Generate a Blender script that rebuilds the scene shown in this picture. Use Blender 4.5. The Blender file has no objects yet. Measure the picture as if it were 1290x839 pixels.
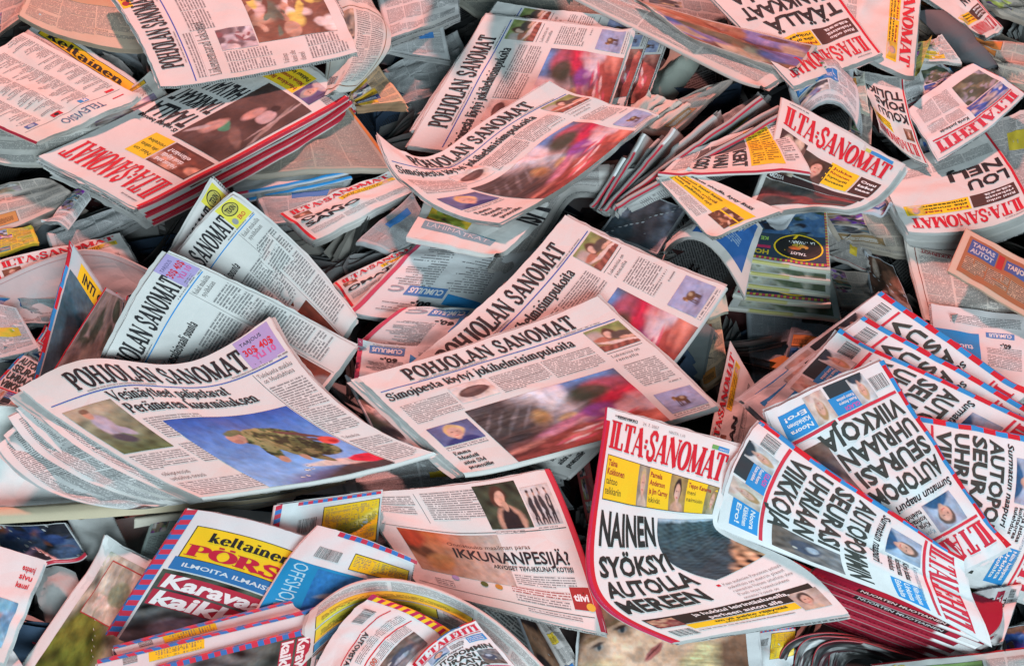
import bpy, math, random
import numpy as np
from math import sin, cos, pi, radians, tan

sc = bpy.context.scene
COL = sc.collection

# ------------------------------------------------------------------ camera
PXW, PXH = 1290.0, 839.0
ELEV, DIST, HFOV = radians(52), 2.7, radians(34.5)
TARGET = np.array((0.0, 0.0, 0.05))
FWD = np.array((0.0, cos(ELEV), -sin(ELEV)))
UPV = np.array((0.0, sin(ELEV), cos(ELEV)))
CAMPOS = TARGET - FWD * DIST
cam = bpy.data.cameras.new('camera')
cam.angle = HFOV
cam.sensor_fit = 'HORIZONTAL'
cam.clip_end = 100
camo = bpy.data.objects.new('camera', cam)
camo.location = CAMPOS
camo.rotation_euler = (pi / 2 - ELEV, 0, 0)
COL.objects.link(camo)
sc.camera = camo

# ------------------------------------------------------------------ light
world = bpy.data.worlds.new('World')
sc.world = world
world.use_nodes = True
bg = world.node_tree.nodes['Background']
bg.inputs[0].default_value = (0.38, 0.80, 1.0, 1)
bg.inputs[1].default_value = 0.055

def area(name, loc, tgt, sx, sy, energy, color):
    l = bpy.data.lights.new(name, 'AREA')
    l.shape = 'RECTANGLE'
    l.size, l.size_y, l.energy, l.color = sx, sy, energy, color
    o = bpy.data.objects.new(name, l)
    o.location = loc
    d = np.array(tgt) - np.array(loc)
    from mathutils import Vector
    o.rotation_euler = Vector(d).to_track_quat('-Z', 'Y').to_euler()
    COL.objects.link(o)
area('doorway_light', (1.5, -6.2, 3.7), (0.1, -0.1, 0), 5.2, 3.0, 690, (0.76, 0.93, 1.0))
area('hall_lamp', (-1.1, 6.6, 4.5), (0, 0, 0), 0.42, 0.42, 910, (1.0, 0.37, 0.32))

sc.view_settings.view_transform = 'Standard'
sc.view_settings.look = 'None'
sc.view_settings.exposure = 0.08
sc.view_settings.gamma = 1.0
sc.render.engine = 'CYCLES'
sc.cycles.max_bounces = 5

# ------------------------------------------------------------------ helpers
def P(px, py, h):
    """photo pixel seen at height h (cm) above the heap -> point of the place"""
    k = 2 * tan(HFOV / 2) / PXW
    d = FWD + np.array((1.0, 0, 0)) * (px - PXW / 2) * k - UPV * (py - PXH / 2) * k
    t = (h * 0.01 - CAMPOS[2]) / d[2]
    return CAMPOS + d * t

def spline_weights(ts, q):
    """rows of weights that interpolate values given at ts, at the queries q"""
    n = len(ts)
    q = np.asarray(q, float)
    if n == 2:
        a = (q - ts[0]) / (ts[1] - ts[0])
        return np.stack([1 - a, a], 1)
    if n == 3:
        W = np.ones((len(q), 3))
        for i in range(3):
            for j in range(3):
                if i != j:
                    W[:, i] *= (q - ts[j]) / (ts[i] - ts[j])
        return W
    h = np.diff(ts)
    A = np.zeros((n, n)); B = np.zeros((n, n))
    A[0, 0] = A[-1, -1] = 1
    for i in range(1, n - 1):
        A[i, i - 1], A[i, i], A[i, i + 1] = h[i - 1], 2 * (h[i - 1] + h[i]), h[i]
        B[i, i - 1] += 6 / h[i - 1]; B[i, i] += -6 / h[i - 1] - 6 / h[i]; B[i, i + 1] += 6 / h[i]
    M = np.linalg.solve(A, B)
    I = np.eye(n)
    k = np.clip(np.searchsorted(ts, q) - 1, 0, n - 2)
    x0, x1, hh = ts[k], ts[k + 1], h[k]
    a, b = (x1 - q) / hh, (q - x0) / hh
    W = (a[:, None] * I[k] + b[:, None] * I[k + 1]
         + ((a ** 3 - a) * hh ** 2 / 6)[:, None] * M[k] + ((b ** 3 - b) * hh ** 2 / 6)[:, None] * M[k + 1])
    lo, hi = q < ts[0], q > ts[-1]
    for m, e, s in ((lo, ts[0], 1e-3), (hi, ts[-1], -1e-3)):
        if m.any():
            w0 = spline_weights(ts, [e])[0]; w1 = spline_weights(ts, [e + s])[0]
            W[m] = w0 + (q[m] - e)[:, None] * ((w1 - w0) / s)
    return W

class Surf:
    def __init__(s, net, wav=0.0022, seed=0):
        if len(net) == 4 and not isinstance(net[0][0], (tuple, list)):
            net = [[net[0], net[1]], [net[3], net[2]]]
        s.C = np.array([[P(*p) for p in row] for row in net])
        def par(axis):
            d = np.linalg.norm(np.diff(s.C, axis=axis), axis=2).mean(axis=1 - axis)
            t = np.concatenate([[0], np.cumsum(d)])
            return t / t[-1]
        s.tu, s.tv = par(1), par(0)
        r = random.Random(seed)
        s.w = [(r.uniform(-4, 4), r.uniform(-4, 4), r.uniform(0, 6.28), r.uniform(.4, 1) * wav) for _ in range(4)]
        s.w += [(r.uniform(-11, 11), r.uniform(-11, 11), r.uniform(0, 6.28), r.uniform(.1, .28) * wav) for _ in range(3)]
        k = min(2.0, wav / .0022)
        s.cr = []
        for _ in range(r.randint(4, 7)):       # handling creases
            an = r.uniform(0, 6.28)
            s.cr.append((cos(an), sin(an), r.uniform(.25, .75) * (cos(an) + sin(an)), r.uniform(.035, .2), r.uniform(-1, 1) * .004 * k))
        s.cr.append((0, 1, .5, .3, r.uniform(.3, 1) * .0022 * k))
        s.ear = [(cu, cv, r.uniform(.1, .24), r.uniform(-.4, 1) * .017 * k) for cu in (0, 1) for cv in (0, 1) if r.random() < .6]
        s.cru = (r.uniform(2.5, 4.5), r.random() * 40, .0042 * k)
        s.flip = 1.0
        if s.ev(np.array([.5]), np.array([.5]))[1][0][2] < 0 and s.normal_cam() < 0:
            s.flip = -1.0
    def normal_cam(s):
        p, n = s.ev(np.array([.5]), np.array([.5]))
        return float(np.dot(n[0], CAMPOS - p[0]))
    def raw(s, u, v):
        Wu, Wv = spline_weights(s.tu, u), spline_weights(s.tv, v)
        return np.einsum('ka,kb,abc->kc', Wv, Wu, s.C)
    def ev(s, u, v, off=0.0):
        e = 2e-3
        p = s.raw(u, v)
        du = s.raw(u + e, v) - s.raw(u - e, v)
        dv = s.raw(u, v + e) - s.raw(u, v - e)
        n = np.cross(dv, du)
        n /= np.linalg.norm(n, axis=1)[:, None] + 1e-12
        n *= s.flip
        d = sum(a * np.sin(ku * u + kv * v + ph) for ku, kv, ph, a in s.w)
        for c, si, o, w, a in s.cr:
            d = d + a * np.maximum(0, 1 - np.abs(u * c + v * si - o) / w)
        cs, co_, ca = s.cru        # crumpling: ridges that wander over the sheet
        d = d - ca * np.abs(fbm(u + co_, v + co_ * .7, cs, 3))
        for cu, cv, r_, a in s.ear:
            d = d + a * np.maximum(0, 1 - np.hypot(u - cu, v - cv) / r_) ** 2
        return p + n * (d + off)[:, None], n

# ------------------------------------------------------------------ materials
def node_mat(name):
    m = bpy.data.materials.new(name)
    m.use_nodes = True
    nt = m.node_tree
    b = nt.nodes['Principled BSDF']
    return m, nt, b
def math_n(nt, op, a, b=None, c=None):
    n = nt.nodes.new('ShaderNodeMath'); n.operation = op
    for i, x in enumerate((a, b, c)):
        if x is None: continue
        if isinstance(x, (int, float)): n.inputs[i].default_value = x
        else: nt.links.new(x, n.inputs[i])
    return n.outputs[0]
def mix_n(nt, f, a, b, mode='MIX'):
    n = nt.nodes.new('ShaderNodeMix'); n.data_type = 'RGBA'; n.blend_type = mode
    for sock, x in ((n.inputs[0], f), (n.inputs[6], a), (n.inputs[7], b)):
        if isinstance(x, (int, float)): sock.default_value = x
        elif isinstance(x, tuple): sock.default_value = x
        else: nt.links.new(x, sock)
    return n.outputs[2]
def noise_n(nt, vec, scale, detail=2.0):
    n = nt.nodes.new('ShaderNodeTexNoise')
    n.inputs['Scale'].default_value = scale; n.inputs['Detail'].default_value = detail
    if vec is not None: nt.links.new(vec, n.inputs['Vector'])
    return n.outputs[0]
def obj_coord(nt):
    return nt.nodes.new('ShaderNodeTexCoord').outputs['Object']

def make_print(name, rough, spec):
    m, nt, b = node_mat(name)
    a = nt.nodes.new('ShaderNodeAttribute'); a.attribute_name = 'Col'
    co = obj_coord(nt)
    f = math_n(nt, 'MULTIPLY_ADD', noise_n(nt, co, 9.0, 4), 0.22, 0.88)      # handled, slightly uneven newsprint
    g = math_n(nt, 'MULTIPLY_ADD', noise_n(nt, co, 700.0, 2), 0.16, 0.92)    # paper fibre
    k = math_n(nt, 'MULTIPLY', f, g)
    c = mix_n(nt, 1.0, a.outputs['Color'], k, 'MULTIPLY')
    rmp = nt.nodes.new('ShaderNodeValToRGB')
    rmp.color_ramp.elements[0].position, rmp.color_ramp.elements[1].position = .56, .74
    nt.links.new(noise_n(nt, co, 3.3, 5), rmp.inputs[0])
    c2 = mix_n(nt, math_n(nt, 'MULTIPLY', rmp.outputs[0], 0.55 if name == 'newsprint' else 0.15), c, mix_n(nt, 1.0, c, (.78, .74, .64, 1), 'MULTIPLY'))   # yellowed and soiled patches
    nt.links.new(c2, b.inputs['Base Color'])
    b.inputs['Roughness'].default_value = rough
    b.inputs['Specular IOR Level'].default_value = spec
    bump = nt.nodes.new('ShaderNodeBump')
    bump.inputs['Strength'].default_value = 0.35; bump.inputs['Distance'].default_value = 0.006
    vo = nt.nodes.new('ShaderNodeTexVoronoi'); vo.feature = 'DISTANCE_TO_EDGE'; vo.inputs['Scale'].default_value = 8.0
    wp = nt.nodes.new('ShaderNodeVectorMath'); wp.operation = 'MULTIPLY_ADD'      # wander, so that the crumple lines are not straight
    nz = nt.nodes.new('ShaderNodeTexNoise'); nz.inputs['Scale'].default_value = 6.0; nt.links.new(co, nz.inputs['Vector'])
    nt.links.new(nz.outputs['Color'], wp.inputs[0]); wp.inputs[1].default_value = (.12, .12, .12); nt.links.new(co, wp.inputs[2])
    nt.links.new(wp.outputs[0], vo.inputs['Vector'])
    fold = math_n(nt, 'MULTIPLY', math_n(nt, 'MINIMUM', vo.outputs['Distance'], 0.12), 3.0 if name == 'newsprint' else 1.0)
    nt.links.new(math_n(nt, 'ADD', noise_n(nt, co, 22.0, 3), fold), bump.inputs['Height'])
    nt.links.new(bump.outputs[0], b.inputs['Normal'])
    return m
M_PRINT = make_print('newsprint', 0.72, 0.25)
M_GLOSS = make_print('magazine_paper', 0.38, 0.45)

def make_body():
    m, nt, b = node_mat('column_text')
    a = nt.nodes.new('ShaderNodeAttribute'); a.attribute_name = 'Col'
    pa = nt.nodes.new('ShaderNodeAttribute'); pa.attribute_name = 'Pap'
    uv = nt.nodes.new('ShaderNodeUVMap'); uv.uv_map = 'UVMap'
    sp = nt.nodes.new('ShaderNodeSeparateXYZ'); nt.links.new(uv.outputs[0], sp.inputs[0])
    u, v = sp.outputs[0], sp.outputs[1]
    line = math_n(nt, 'FLOOR', v)
    fr = math_n(nt, 'FRACT', v)
    m1 = math_n(nt, 'MULTIPLY', math_n(nt, 'GREATER_THAN', fr, 0.22), math_n(nt, 'LESS_THAN', fr, 0.80))
    cx = nt.nodes.new('ShaderNodeCombineXYZ')
    nt.links.new(u, cx.inputs[0]); nt.links.new(math_n(nt, 'MULTIPLY', line, 13.37), cx.inputs[1])
    w = math_n(nt, 'GREATER_THAN', noise_n(nt, cx.outputs[0], 1.7, 1), 0.40)
    l = math_n(nt, 'MULTIPLY_ADD', noise_n(nt, cx.outputs[0], 7.0, 1), 1.3, 0.15)
    mk = math_n(nt, 'MULTIPLY', math_n(nt, 'MULTIPLY', m1, w), l)
    cl = nt.nodes.new('ShaderNodeClamp'); nt.links.new(mk, cl.inputs[0])
    nt.links.new(mix_n(nt, cl.outputs[0], pa.outputs['Color'], a.outputs['Color']), b.inputs['Base Color'])
    b.inputs['Roughness'].default_value = 0.75
    b.inputs['Specular IOR Level'].default_value = 0.2
    return m
M_BODY = make_body()
MATS = {'p': M_PRINT, 'b': M_BODY, 'g': M_GLOSS}

def link_mesh(name, chunks, parent=None):
    """chunks: list of (verts Nx3, faces, col Nx3, mat key, uv or None, pap or None)"""
    vs, cs, us, ps, fs, ms = [], [], [], [], [], []
    off = 0; slots = []
    for (v, f, c, mk, uv, pap) in chunks:
        n = len(v)
        if n == 0: continue
        vs.append(v); cs.append(c)
        us.append(uv if uv is not None else np.zeros((n, 2)))
        ps.append(np.tile(pap, (n, 1)) if pap is not None else np.tile((.7, .7, .7), (n, 1)))
        if mk not in slots: slots.append(mk)
        i = slots.index(mk)
        for q in f:
            fs.append(tuple(int(a) + off for a in q)); ms.append(i)
        off += n
    me = bpy.data.meshes.new(name)
    V = np.concatenate(vs)
    me.from_pydata(V.tolist(), [], fs)
    n = len(V)
    for key, arr in (('Col', cs), ('Pap', ps)):
        a = me.attributes.new(key, 'FLOAT_COLOR', 'POINT')
        A = np.ones((n, 4), np.float32); A[:, :3] = np.concatenate(arr)
        a.data.foreach_set('color', A.ravel())
    ul = me.uv_layers.new(name='UVMap')
    U = np.concatenate(us).astype(np.float32)
    li = np.zeros(len(me.loops), np.int32); me.loops.foreach_get('vertex_index', li)
    ul.data.foreach_set('uv', U[li].ravel())
    for s in slots: me.materials.append(MATS[s] if isinstance(s, str) else s)
    me.polygons.foreach_set('material_index', np.array(ms, np.int32))
    me.polygons.foreach_set('use_smooth', np.ones(len(fs), bool))
    me.update()
    o = bpy.data.objects.new(name, me)
    COL.objects.link(o)
    if parent: o.parent = parent
    return o

def grid_faces(nu, nv):
    i = np.arange((nu + 1) * (nv + 1)).reshape(nv + 1, nu + 1)
    return np.stack([i[:-1, :-1], i[1:, :-1], i[1:, 1:], i[:-1, 1:]], -1).reshape(-1, 4)

# ------------------------------------------------------------------ lettering
FC = {}
def font_curve():
    c = bpy.data.curves.new('lettering', 'FONT'); o = bpy.data.objects.new('lettering', c)
    COL.objects.link(o)
    return c, o
_c, _o = font_curve()
def bfont(s, off, res=2):
    key = (s, off)
    if key not in FC:
        _c.body = s; _c.size = 1.0; _c.offset = off; _c.resolution_u = res
        dg = bpy.context.evaluated_depsgraph_get(); dg.update()
        me = _o.evaluated_get(dg).to_mesh()
        v = np.array([(a.co.x, a.co.y) for a in me.vertices]) if len(me.vertices) else np.zeros((0, 2))
        f = [tuple(p.vertices) for p in me.polygons]
        _o.evaluated_get(dg).to_mesh_clear()
        if len(v): v = v / 0.73; v[:, 0] -= v[:, 0].min()
        FC[key] = (v, f)
    return FC[key]

def clip_cells(v, f, step):
    """cut polygons along a grid of lines so that lettering bends with its page"""
    for ax in (0, 1):
        polys = [[tuple(v[i]) for i in q] for q in f]
        out = []
        for p in polys:
            lo, hi = min(a[ax] for a in p), max(a[ax] for a in p)
            k = math.floor(lo / step) + 1
            while k * step < hi - 1e-6 and len(p) > 2:
                c = k * step; A, B = [], []
                for i in range(len(p)):
                    a, b = p[i], p[(i + 1) % len(p)]
                    if a[ax] <= c: A.append(a)
                    if a[ax] >= c: B.append(a)
                    if (a[ax] - c) * (b[ax] - c) < 0:
                        t = (c - a[ax]) / (b[ax] - a[ax])
                        m = (a[0] + t * (b[0] - a[0]), a[1] + t * (b[1] - a[1]))
                        A.append(m); B.append(m)
                if len(A) > 2: out.append(A)
                p = B; k += 1
            if len(p) > 2: out.append(p)
        v = []; f = []
        for p in out:
            f.append(tuple(range(len(v), len(v) + len(p)))); v += p
    return np.array(v), f

def arc(cx, cy, rx, ry, a0, a1, n=14):
    return [(cx + rx * cos(radians(a0 + (a1 - a0) * i / n)), cy + ry * sin(radians(a0 + (a1 - a0) * i / n))) for i in range(n + 1)]
T, t_ = 1.0, 0.0          # full and hairline weight
X = .66
def _bowl(cx, a0=90, a1=-90, top=X, bot=0, rx=.24): return arc(cx, (top + bot) / 2, rx, (top - bot) / 2, a0, a1)
# glyph: width, strokes (points, weight or None for broad-nib, serif flags start/end)
SER = {
 'I': (.36, [([(.18, 0), (.18, 1)], T, 'ss')]),
 'L': (.66, [([(.18, 0), (.18, 1)], T, 'ss'), ([(.18, .03), (.62, .03)], t_, ''), ([(.6, 0), (.6, .26)], .3, '')]),
 'T': (.74, [([(.37, 0), (.37, 1)], T, 's'), ([(.04, .97), (.70, .97)], t_, ''), ([(.06, 1), (.06, .74)], .3, ''), ([(.68, 1), (.68, .74)], .3, '')]),
 'A': (.82, [([(.1, 0), (.41, 1)], .12, 's'), ([(.39, 1), (.7, 0)], T, '-s'), ([(.2, .3), (.6, .3)], t_, '')]),
 'S': (.66, [([(.56, .7), (.55, .88), (.42, .985), (.25, .96), (.14, .8), (.2, .63), (.38, .5), (.52, .37), (.55, .2), (.44, .04), (.26, .015), (.12, .1), (.09, .3)], .62, ''), ([(.57, .68), (.57, .98)], t_, ''), ([(.09, .32), (.09, .02)], t_, '')]),
 'N': (.86, [([(.14, 0), (.14, 1)], .1, 'ss'), ([(.13, 1), (.72, 0)], T, ''), ([(.72, 0), (.72, 1)], .1, '-s')]),
 'O': (.8, [(arc(.4, .5, .3, .48, 0, 360, 26), None, '')]),
 'M': (1.02, [([(.14, 0), (.14, 1)], .1, 'ss'), ([(.16, 1), (.5, .05)], T, ''), ([(.5, .05), (.86, 1)], .1, ''), ([(.86, 0), (.86, 1)], T, 'ss')]),
 'E': (.68, [([(.18, 0), (.18, 1)], T, 'ss'), ([(.18, .03), (.6, .03)], t_, ''), ([(.18, .97), (.58, .97)], t_, ''), ([(.18, .52), (.48, .52)], t_, ''), ([(.6, 0), (.6, .25)], .3, ''), ([(.57, 1), (.57, .76)], .3, ''), ([(.47, .4), (.47, .64)], .2, '')]),
 'H': (.86, [([(.18, 0), (.18, 1)], T, 'ss'), ([(.68, 0), (.68, 1)], T, 'ss'), ([(.18, .52), (.68, .52)], t_, '')]),
 'P': (.7, [([(.18, 0), (.18, 1)], T, 'ss'), ([(.18, .97)] + arc(.33, .72, .24, .25, 90, -90) + [(.18, .47)], None, '')]),
 'J': (.52, [([(.34, 1), (.34, .2), (.27, .03), (.12, .02), (.08, .14)], None, 's')]),
 'R': (.76, [([(.18, 0), (.18, 1)], T, 'ss'), ([(.18, .97)] + arc(.33, .74, .22, .23, 90, -90) + [(.18, .51)], None, ''), ([(.36, .5), (.68, 0)], T, '-s')]),
 'Ö': (.8, [(arc(.4, .5, .3, .48, 0, 360, 26), None, ''), ([(.24, 1.08), (.24, 1.24)], .5, ''), ([(.56, 1.08), (.56, 1.24)], .5, '')]),
 'V': (.8, [([(.08, 1), (.4, 0)], T, 's'), ([(.4, 0), (.7, 1)], .1, '-s')]),
 'K': (.82, [([(.18, 0), (.18, 1)], T, 'ss'), ([(.2, .42), (.66, 1)], .1, '-s'), ([(.34, .6), (.7, 0)], T, '-s')]),
 'a': (.56, [([(.1, .52), (.16, .63), (.28, .66), (.38, .6), (.4, .45), (.4, .1), (.5, .02)], None, ''), (arc(.26, .18, .16, .17, 60, 320), None, '')]),
 'e': (.54, [([(.09, .36), (.46, .36)], t_, ''), (arc(.28, .33, .19, .32, 5, 325, 20), None, '')]),
 'h': (.62, [([(.14, 0), (.14, 1)], T, 's'), ([(.14, .5), (.26, .65), (.38, .64), (.45, .5), (.45, 0)], None, '-s')]),
 'i': (.3, [([(.15, 0), (.15, X)], T, 's'), ([(.15, .82), (.15, .95)], T, '')]),
 'j': (.3, [([(.16, X), (.16, -.12), (.04, -.26)], None, ''), ([(.16, .82), (.16, .95)], T, '')]),
 'k': (.6, [([(.14, 0), (.14, 1)], T, 's'), ([(.16, .28), (.46, .64)], .1, ''), ([(.26, .4), (.5, 0)], T, '-s')]),
 'l': (.3, [([(.15, 0), (.15, 1)], T, 's')]),
 'm': (.92, [([(.14, 0), (.14, X)], T, 's'), ([(.14, .5), (.24, .65), (.36, .64), (.43, .5), (.43, 0)], None, '-s'), ([(.43, .5), (.54, .65), (.66, .64), (.73, .5), (.73, 0)], None, '-s')]),
 'n': (.62, [([(.14, 0), (.14, X)], T, 's'), ([(.14, .5), (.26, .65), (.38, .64), (.45, .5), (.45, 0)], None, '-s')]),
 'o': (.56, [(arc(.28, .33, .2, .32, 0, 360, 20), None, '')]),
 'p': (.6, [([(.14, -.28), (.14, X)], T, 's'), (arc(.3, .33, .2, .32, 130, -130, 16), None, '')]),
 'r': (.44, [([(.14, 0), (.14, X)], T, 's'), ([(.14, .46), (.24, .62), (.36, .62)], .6, '')]),
 's': (.44, [([(.36, .5), (.34, .62), (.22, .655), (.1, .58), (.12, .43), (.3, .3), (.36, .15), (.28, .02), (.14, .01), (.06, .14)], .6, '')]),
 't': (.38, [([(.16, .92), (.16, .12), (.24, .02), (.34, .06)], None, ''), ([(.03, .64), (.33, .64)], t_, '')]),
 'u': (.62, [([(.12, X), (.12, .16), (.2, .02), (.32, .03), (.44, .2)], None, 's'), ([(.46, 0), (.46, X)], T, '')]),
 'v': (.54, [([(.05, X), (.27, 0)], T, 's'), ([(.27, 0), (.48, X)], .1, '-s')]),
 'y': (.54, [([(.05, X), (.28, .02)], T, 's'), ([(.49, X), (.22, -.2), (.08, -.26)], .15, 's')]),
 'd': (.6, [(arc(.27, .33, .19, .32, 50, 310, 16), None, ''), ([(.45, 0), (.45, 1)], T, '')]),
 '=': (.3, [([(.06, .38), (.24, .38)], .35, ''), ([(.06, .58), (.24, .58)], .35, '')]),
 ' ': (.3, []),
}
for a, b in (('ä', 'a'), ('ö', 'o')):
    w, st = SER[b]
    SER[a] = (w, st + [([(w / 2 - .12, .8), (w / 2 - .12, .92)], T, ''), ([(w / 2 + .12, .8), (w / 2 + .12, .92)], T, '')])

def serif_text(s, thick, thin, ser, gap=0.0):
    V, F, Z = [], [], []
    x0 = 0.0
    for ch in s:
        w, strokes = SER.get(ch, SER['o'])
        for k, (pts, wt, fl) in enumerate(strokes):
            p = np.array(pts, float)
            if len(p) == 2:
                p = np.array([p[0] + (p[1] - p[0]) * i / 4 for i in range(5)])
            d = np.gradient(p, axis=0); d /= np.linalg.norm(d, axis=1)[:, None] + 1e-9
            nrm = np.stack([-d[:, 1], d[:, 0]], 1)
            ww = np.abs(d[:, 1]) ** 1.3 if wt is None else np.full(len(p), wt)
            hw = (thin + (thick - thin) * ww) / 2
            # vertical stems get their weight horizontally, so diagonals stay even
            b = len(V)
            for a, n_, h_ in zip(p, nrm, hw):
                V.append((a[0] + x0 + n_[0] * h_, a[1] + n_[1] * h_)); V.append((a[0] + x0 - n_[0] * h_, a[1] - n_[1] * h_)); Z += [k, k]
            for i in range(len(p) - 1): F.append((b + 2 * i, b + 2 * i + 1, b + 2 * i + 3, b + 2 * i + 2))
            for e, c in ((0, 0), (-1, 1)):
                if len(fl) > c and fl[c] == 's':
                    q = p[e]; sw = hw[e] + ser; b = len(V)
                    y0, y1 = (q[1], q[1] + thin * .9) if q[1] < .3 and (p[0, 1] + p[-1, 1]) / 2 > q[1] else (q[1] - thin * .9, q[1])
                    for xx, yy in ((-sw, y0), (0, y0), (sw, y0), (sw, y1), (0, y1), (-sw, y1)):
                        V.append((q[0] + x0 + xx, yy)); Z.append(k + 5)
                    F.append((b, b + 1, b + 4, b + 5)); F.append((b + 1, b + 2, b + 3, b + 4))
        x0 += w + gap
    V = np.array(V) if V else np.zeros((0, 2))
    if len(V): V[:, 0] -= V[:, 0].min()
    return V, F, np.array(Z, float)
SC = {}
STY = {'ilta': (.25, .07, .07, -.03), 'poh': (.235, .11, .05, .03), 'didone': (.2, .085, .05, .01), 'thin': (.09, .05, .04, .02)}

# ------------------------------------------------------------------ printed page
K = (.022, .021, .024); RED = (.58, .018, .035); DRED = (.34, .02, .03); BLUE = (.045, .10, .42); CYAN = (.03, .27, .62)
YEL = (.83, .56, .02); PURP = (.40, .32, .58); PAPER = (.67, .655, .635); WHITE = (.78, .78, .78); GREY = (.3, .3, .31)
CELL = 8.0
class Page:
    def __init__(s, W, H, paper=PAPER, mat='p'):
        s.W, s.H, s.paper, s.mat = W, H, paper, mat
        s.parts = {}; s.order = []; s.part('front_page')
    def part(s, name):
        key = name
        if name != 'front_page':
            i = 0
            while key in s.parts: i += 1; key = f'{name}#{i}'
        s.cur = key
        if key not in s.parts: s.parts[key] = []; s.order.append(key)
        return s
    def page(s): s.cur = 'front_page'
    def add(s, v, f, c, lvl, mat=None, uv=None, pap=None, dz=None):
        v = np.asarray(v, float)
        if len(v) == 0: return
        c = np.asarray(c, float)
        if c.ndim == 1: c = np.tile(c, (len(v), 1))
        z = np.full(len(v), lvl * 0.00017 + 0.00022)
        if dz is not None: z = z + dz * 0.00003
        s.parts[s.cur].append((v, f, c, mat or s.mat, uv, pap, z))
    def _grid(s, x, y, w, h, cell=CELL):
        nu, nv = max(1, int(math.ceil(w / cell))), max(1, int(math.ceil(h / cell)))
        a, b = np.meshgrid(np.linspace(0, 1, nu + 1), np.linspace(0, 1, nv + 1))
        return a.ravel(), b.ravel(), grid_faces(nu, nv)
    def rect(s, x, y, w, h, c, l=1):
        a, b, f = s._grid(x, y, w, h)
        s.add(np.stack([x + a * w, y + b * h], 1), f, c, l)
    def quad(s, p, c, l=1):
        p = np.array(p, float)
        w = max(np.linalg.norm(p[1] - p[0]), np.linalg.norm(p[2] - p[3])); h = max(np.linalg.norm(p[3] - p[0]), np.linalg.norm(p[2] - p[1]))
        a, b, f = s._grid(0, 0, w, h)
        v = (p[0][None] * ((1 - a) * (1 - b))[:, None] + p[1][None] * (a * (1 - b))[:, None] + p[2][None] * (a * b)[:, None] + p[3][None] * ((1 - a) * b)[:, None])
        s.add(v, f, c, l)
    def frame(s, x, y, w, h, c, t=1.2, l=2):
        s.rect(x, y, w, t, c, l); s.rect(x, y + h - t, w, t, c, l)
        s.rect(x, y + t, t, h - 2 * t, c, l); s.rect(x + w - t, y + t, t, h - 2 * t, c, l)
    def body(s, x, y, w, h, pitch=4.2, ink=(.14, .14, .145), pap=None, l=1):
        n = int(h / pitch)
        if n < 5: return s.block(x, y, w, h, pitch, ink, pap, l)
        k = 0
        while k < n:
            m = min(n - k, random.randint(4, 11))
            if m > 1: s.block(x, y + k * pitch, w, (m - 1) * pitch, pitch, ink, pap, l)
            s.block(x, y + (k + m - 1) * pitch, w * random.uniform(.25, .95), pitch, pitch, ink, pap, l)
            k += m
    def block(s, x, y, w, h, pitch, ink, pap, l):
        a, b, f = s._grid(x, y, w, h, 12)
        o = random.random() * 900
        uv = np.stack([(a * w + o) / pitch, b * h / pitch + int(o) + 1e-4], 1)
        s.add(np.stack([x + a * w, y + b * h], 1), f, ink, l, 'b', uv, pap or s.paper)
    def cols(s, x, y, w, h, n, pitch=4.2, gut=4, **k):
        cw = (w - gut * (n - 1)) / n
        for i in range(n):
            s.body(x + i * (cw + gut), y, cw, h - (random.random() * .1 * h if i == n - 1 else 0), pitch, **k)
    def photo(s, x, y, w, h, fn, res=2.0, name='photograph', l=2):
        s.part(name)
        nu, nv = max(6, int(w / res)), max(6, int(h / res))
        a, b = np.meshgrid(np.linspace(0, 1, nu + 1), np.linspace(0, 1, nv + 1))
        c = np.clip(organic(fn, a, b, w / 100, h / 100), .005, .95).reshape(-1, 3)
        s.add(np.stack([x + a.ravel() * w, y + b.ravel() * h], 1), grid_faces(nu, nv), c, l)
        s.page()
    def txt(s, x, y, size, st, c=K, font='n', w=None, sx=1.0, l=3, rot=0.0, skew=0.0, al='l'):
        """capital height = size, baseline at (x, y)"""
        dz = None
        if font in STY:
            key = (st, font)
            if key not in SC: SC[key] = serif_text(st, *STY[font])
            v, f, dz = SC[key]
        else:
            v, f = bfont(st, {'n': 0.0, 'b': 0.022, 'x': 0.036}[font])
        if len(v) == 0: return
        v = v * size
        v = v * np.array([(w / max(v[:, 0].max(), 1e-6)) if w else sx, 1])
        v[:, 0] += v[:, 1] * skew
        if font not in STY and size > 7:
            key = (st, font, round(size, 2), round(w or sx, 3), skew)
            if key not in SC: SC[key] = clip_cells(v, f, 6.0)
            v, f = SC[key]; v = v.copy()
        if al == 'r': v[:, 0] -= v[:, 0].max()
        if al == 'c': v[:, 0] -= v[:, 0].max() / 2
        if rot:
            r = radians(rot); v = np.stack([v[:, 0] * cos(r) - v[:, 1] * sin(r), v[:, 0] * sin(r) + v[:, 1] * cos(r)], 1)
        s.add(np.stack([x + v[:, 0], y - v[:, 1]], 1), f, c, l, None, None, None, dz)
    def disc(s, x, y, rx, ry, c, l=2, r0=0.0):
        n, m = 28, 3
        a, r = np.meshgrid(np.linspace(0, 2 * pi, n + 1), np.linspace(max(r0, .02), 1, m + 1))
        s.add(np.stack([x + (rx * r * np.cos(a)).ravel(), y + (ry * r * np.sin(a)).ravel()], 1), grid_faces(n, m), c, l)
    def barcode(s, x, y, w, h, vert=False):
        r = random.Random(int(x * 7 + y)); p = 0
        s.rect(x, y, (w if not vert else h), (h if not vert else w), WHITE, 1)
        while p < w - 2:
            b = r.choice((.7, 1.0, 1.6)); 
            if vert: s.rect(x, y + p, h, b, K, 2)
            else: s.rect(x + p, y, b, h, K, 2)
            p += b + r.choice((.8, 1.2, 1.8))
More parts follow.
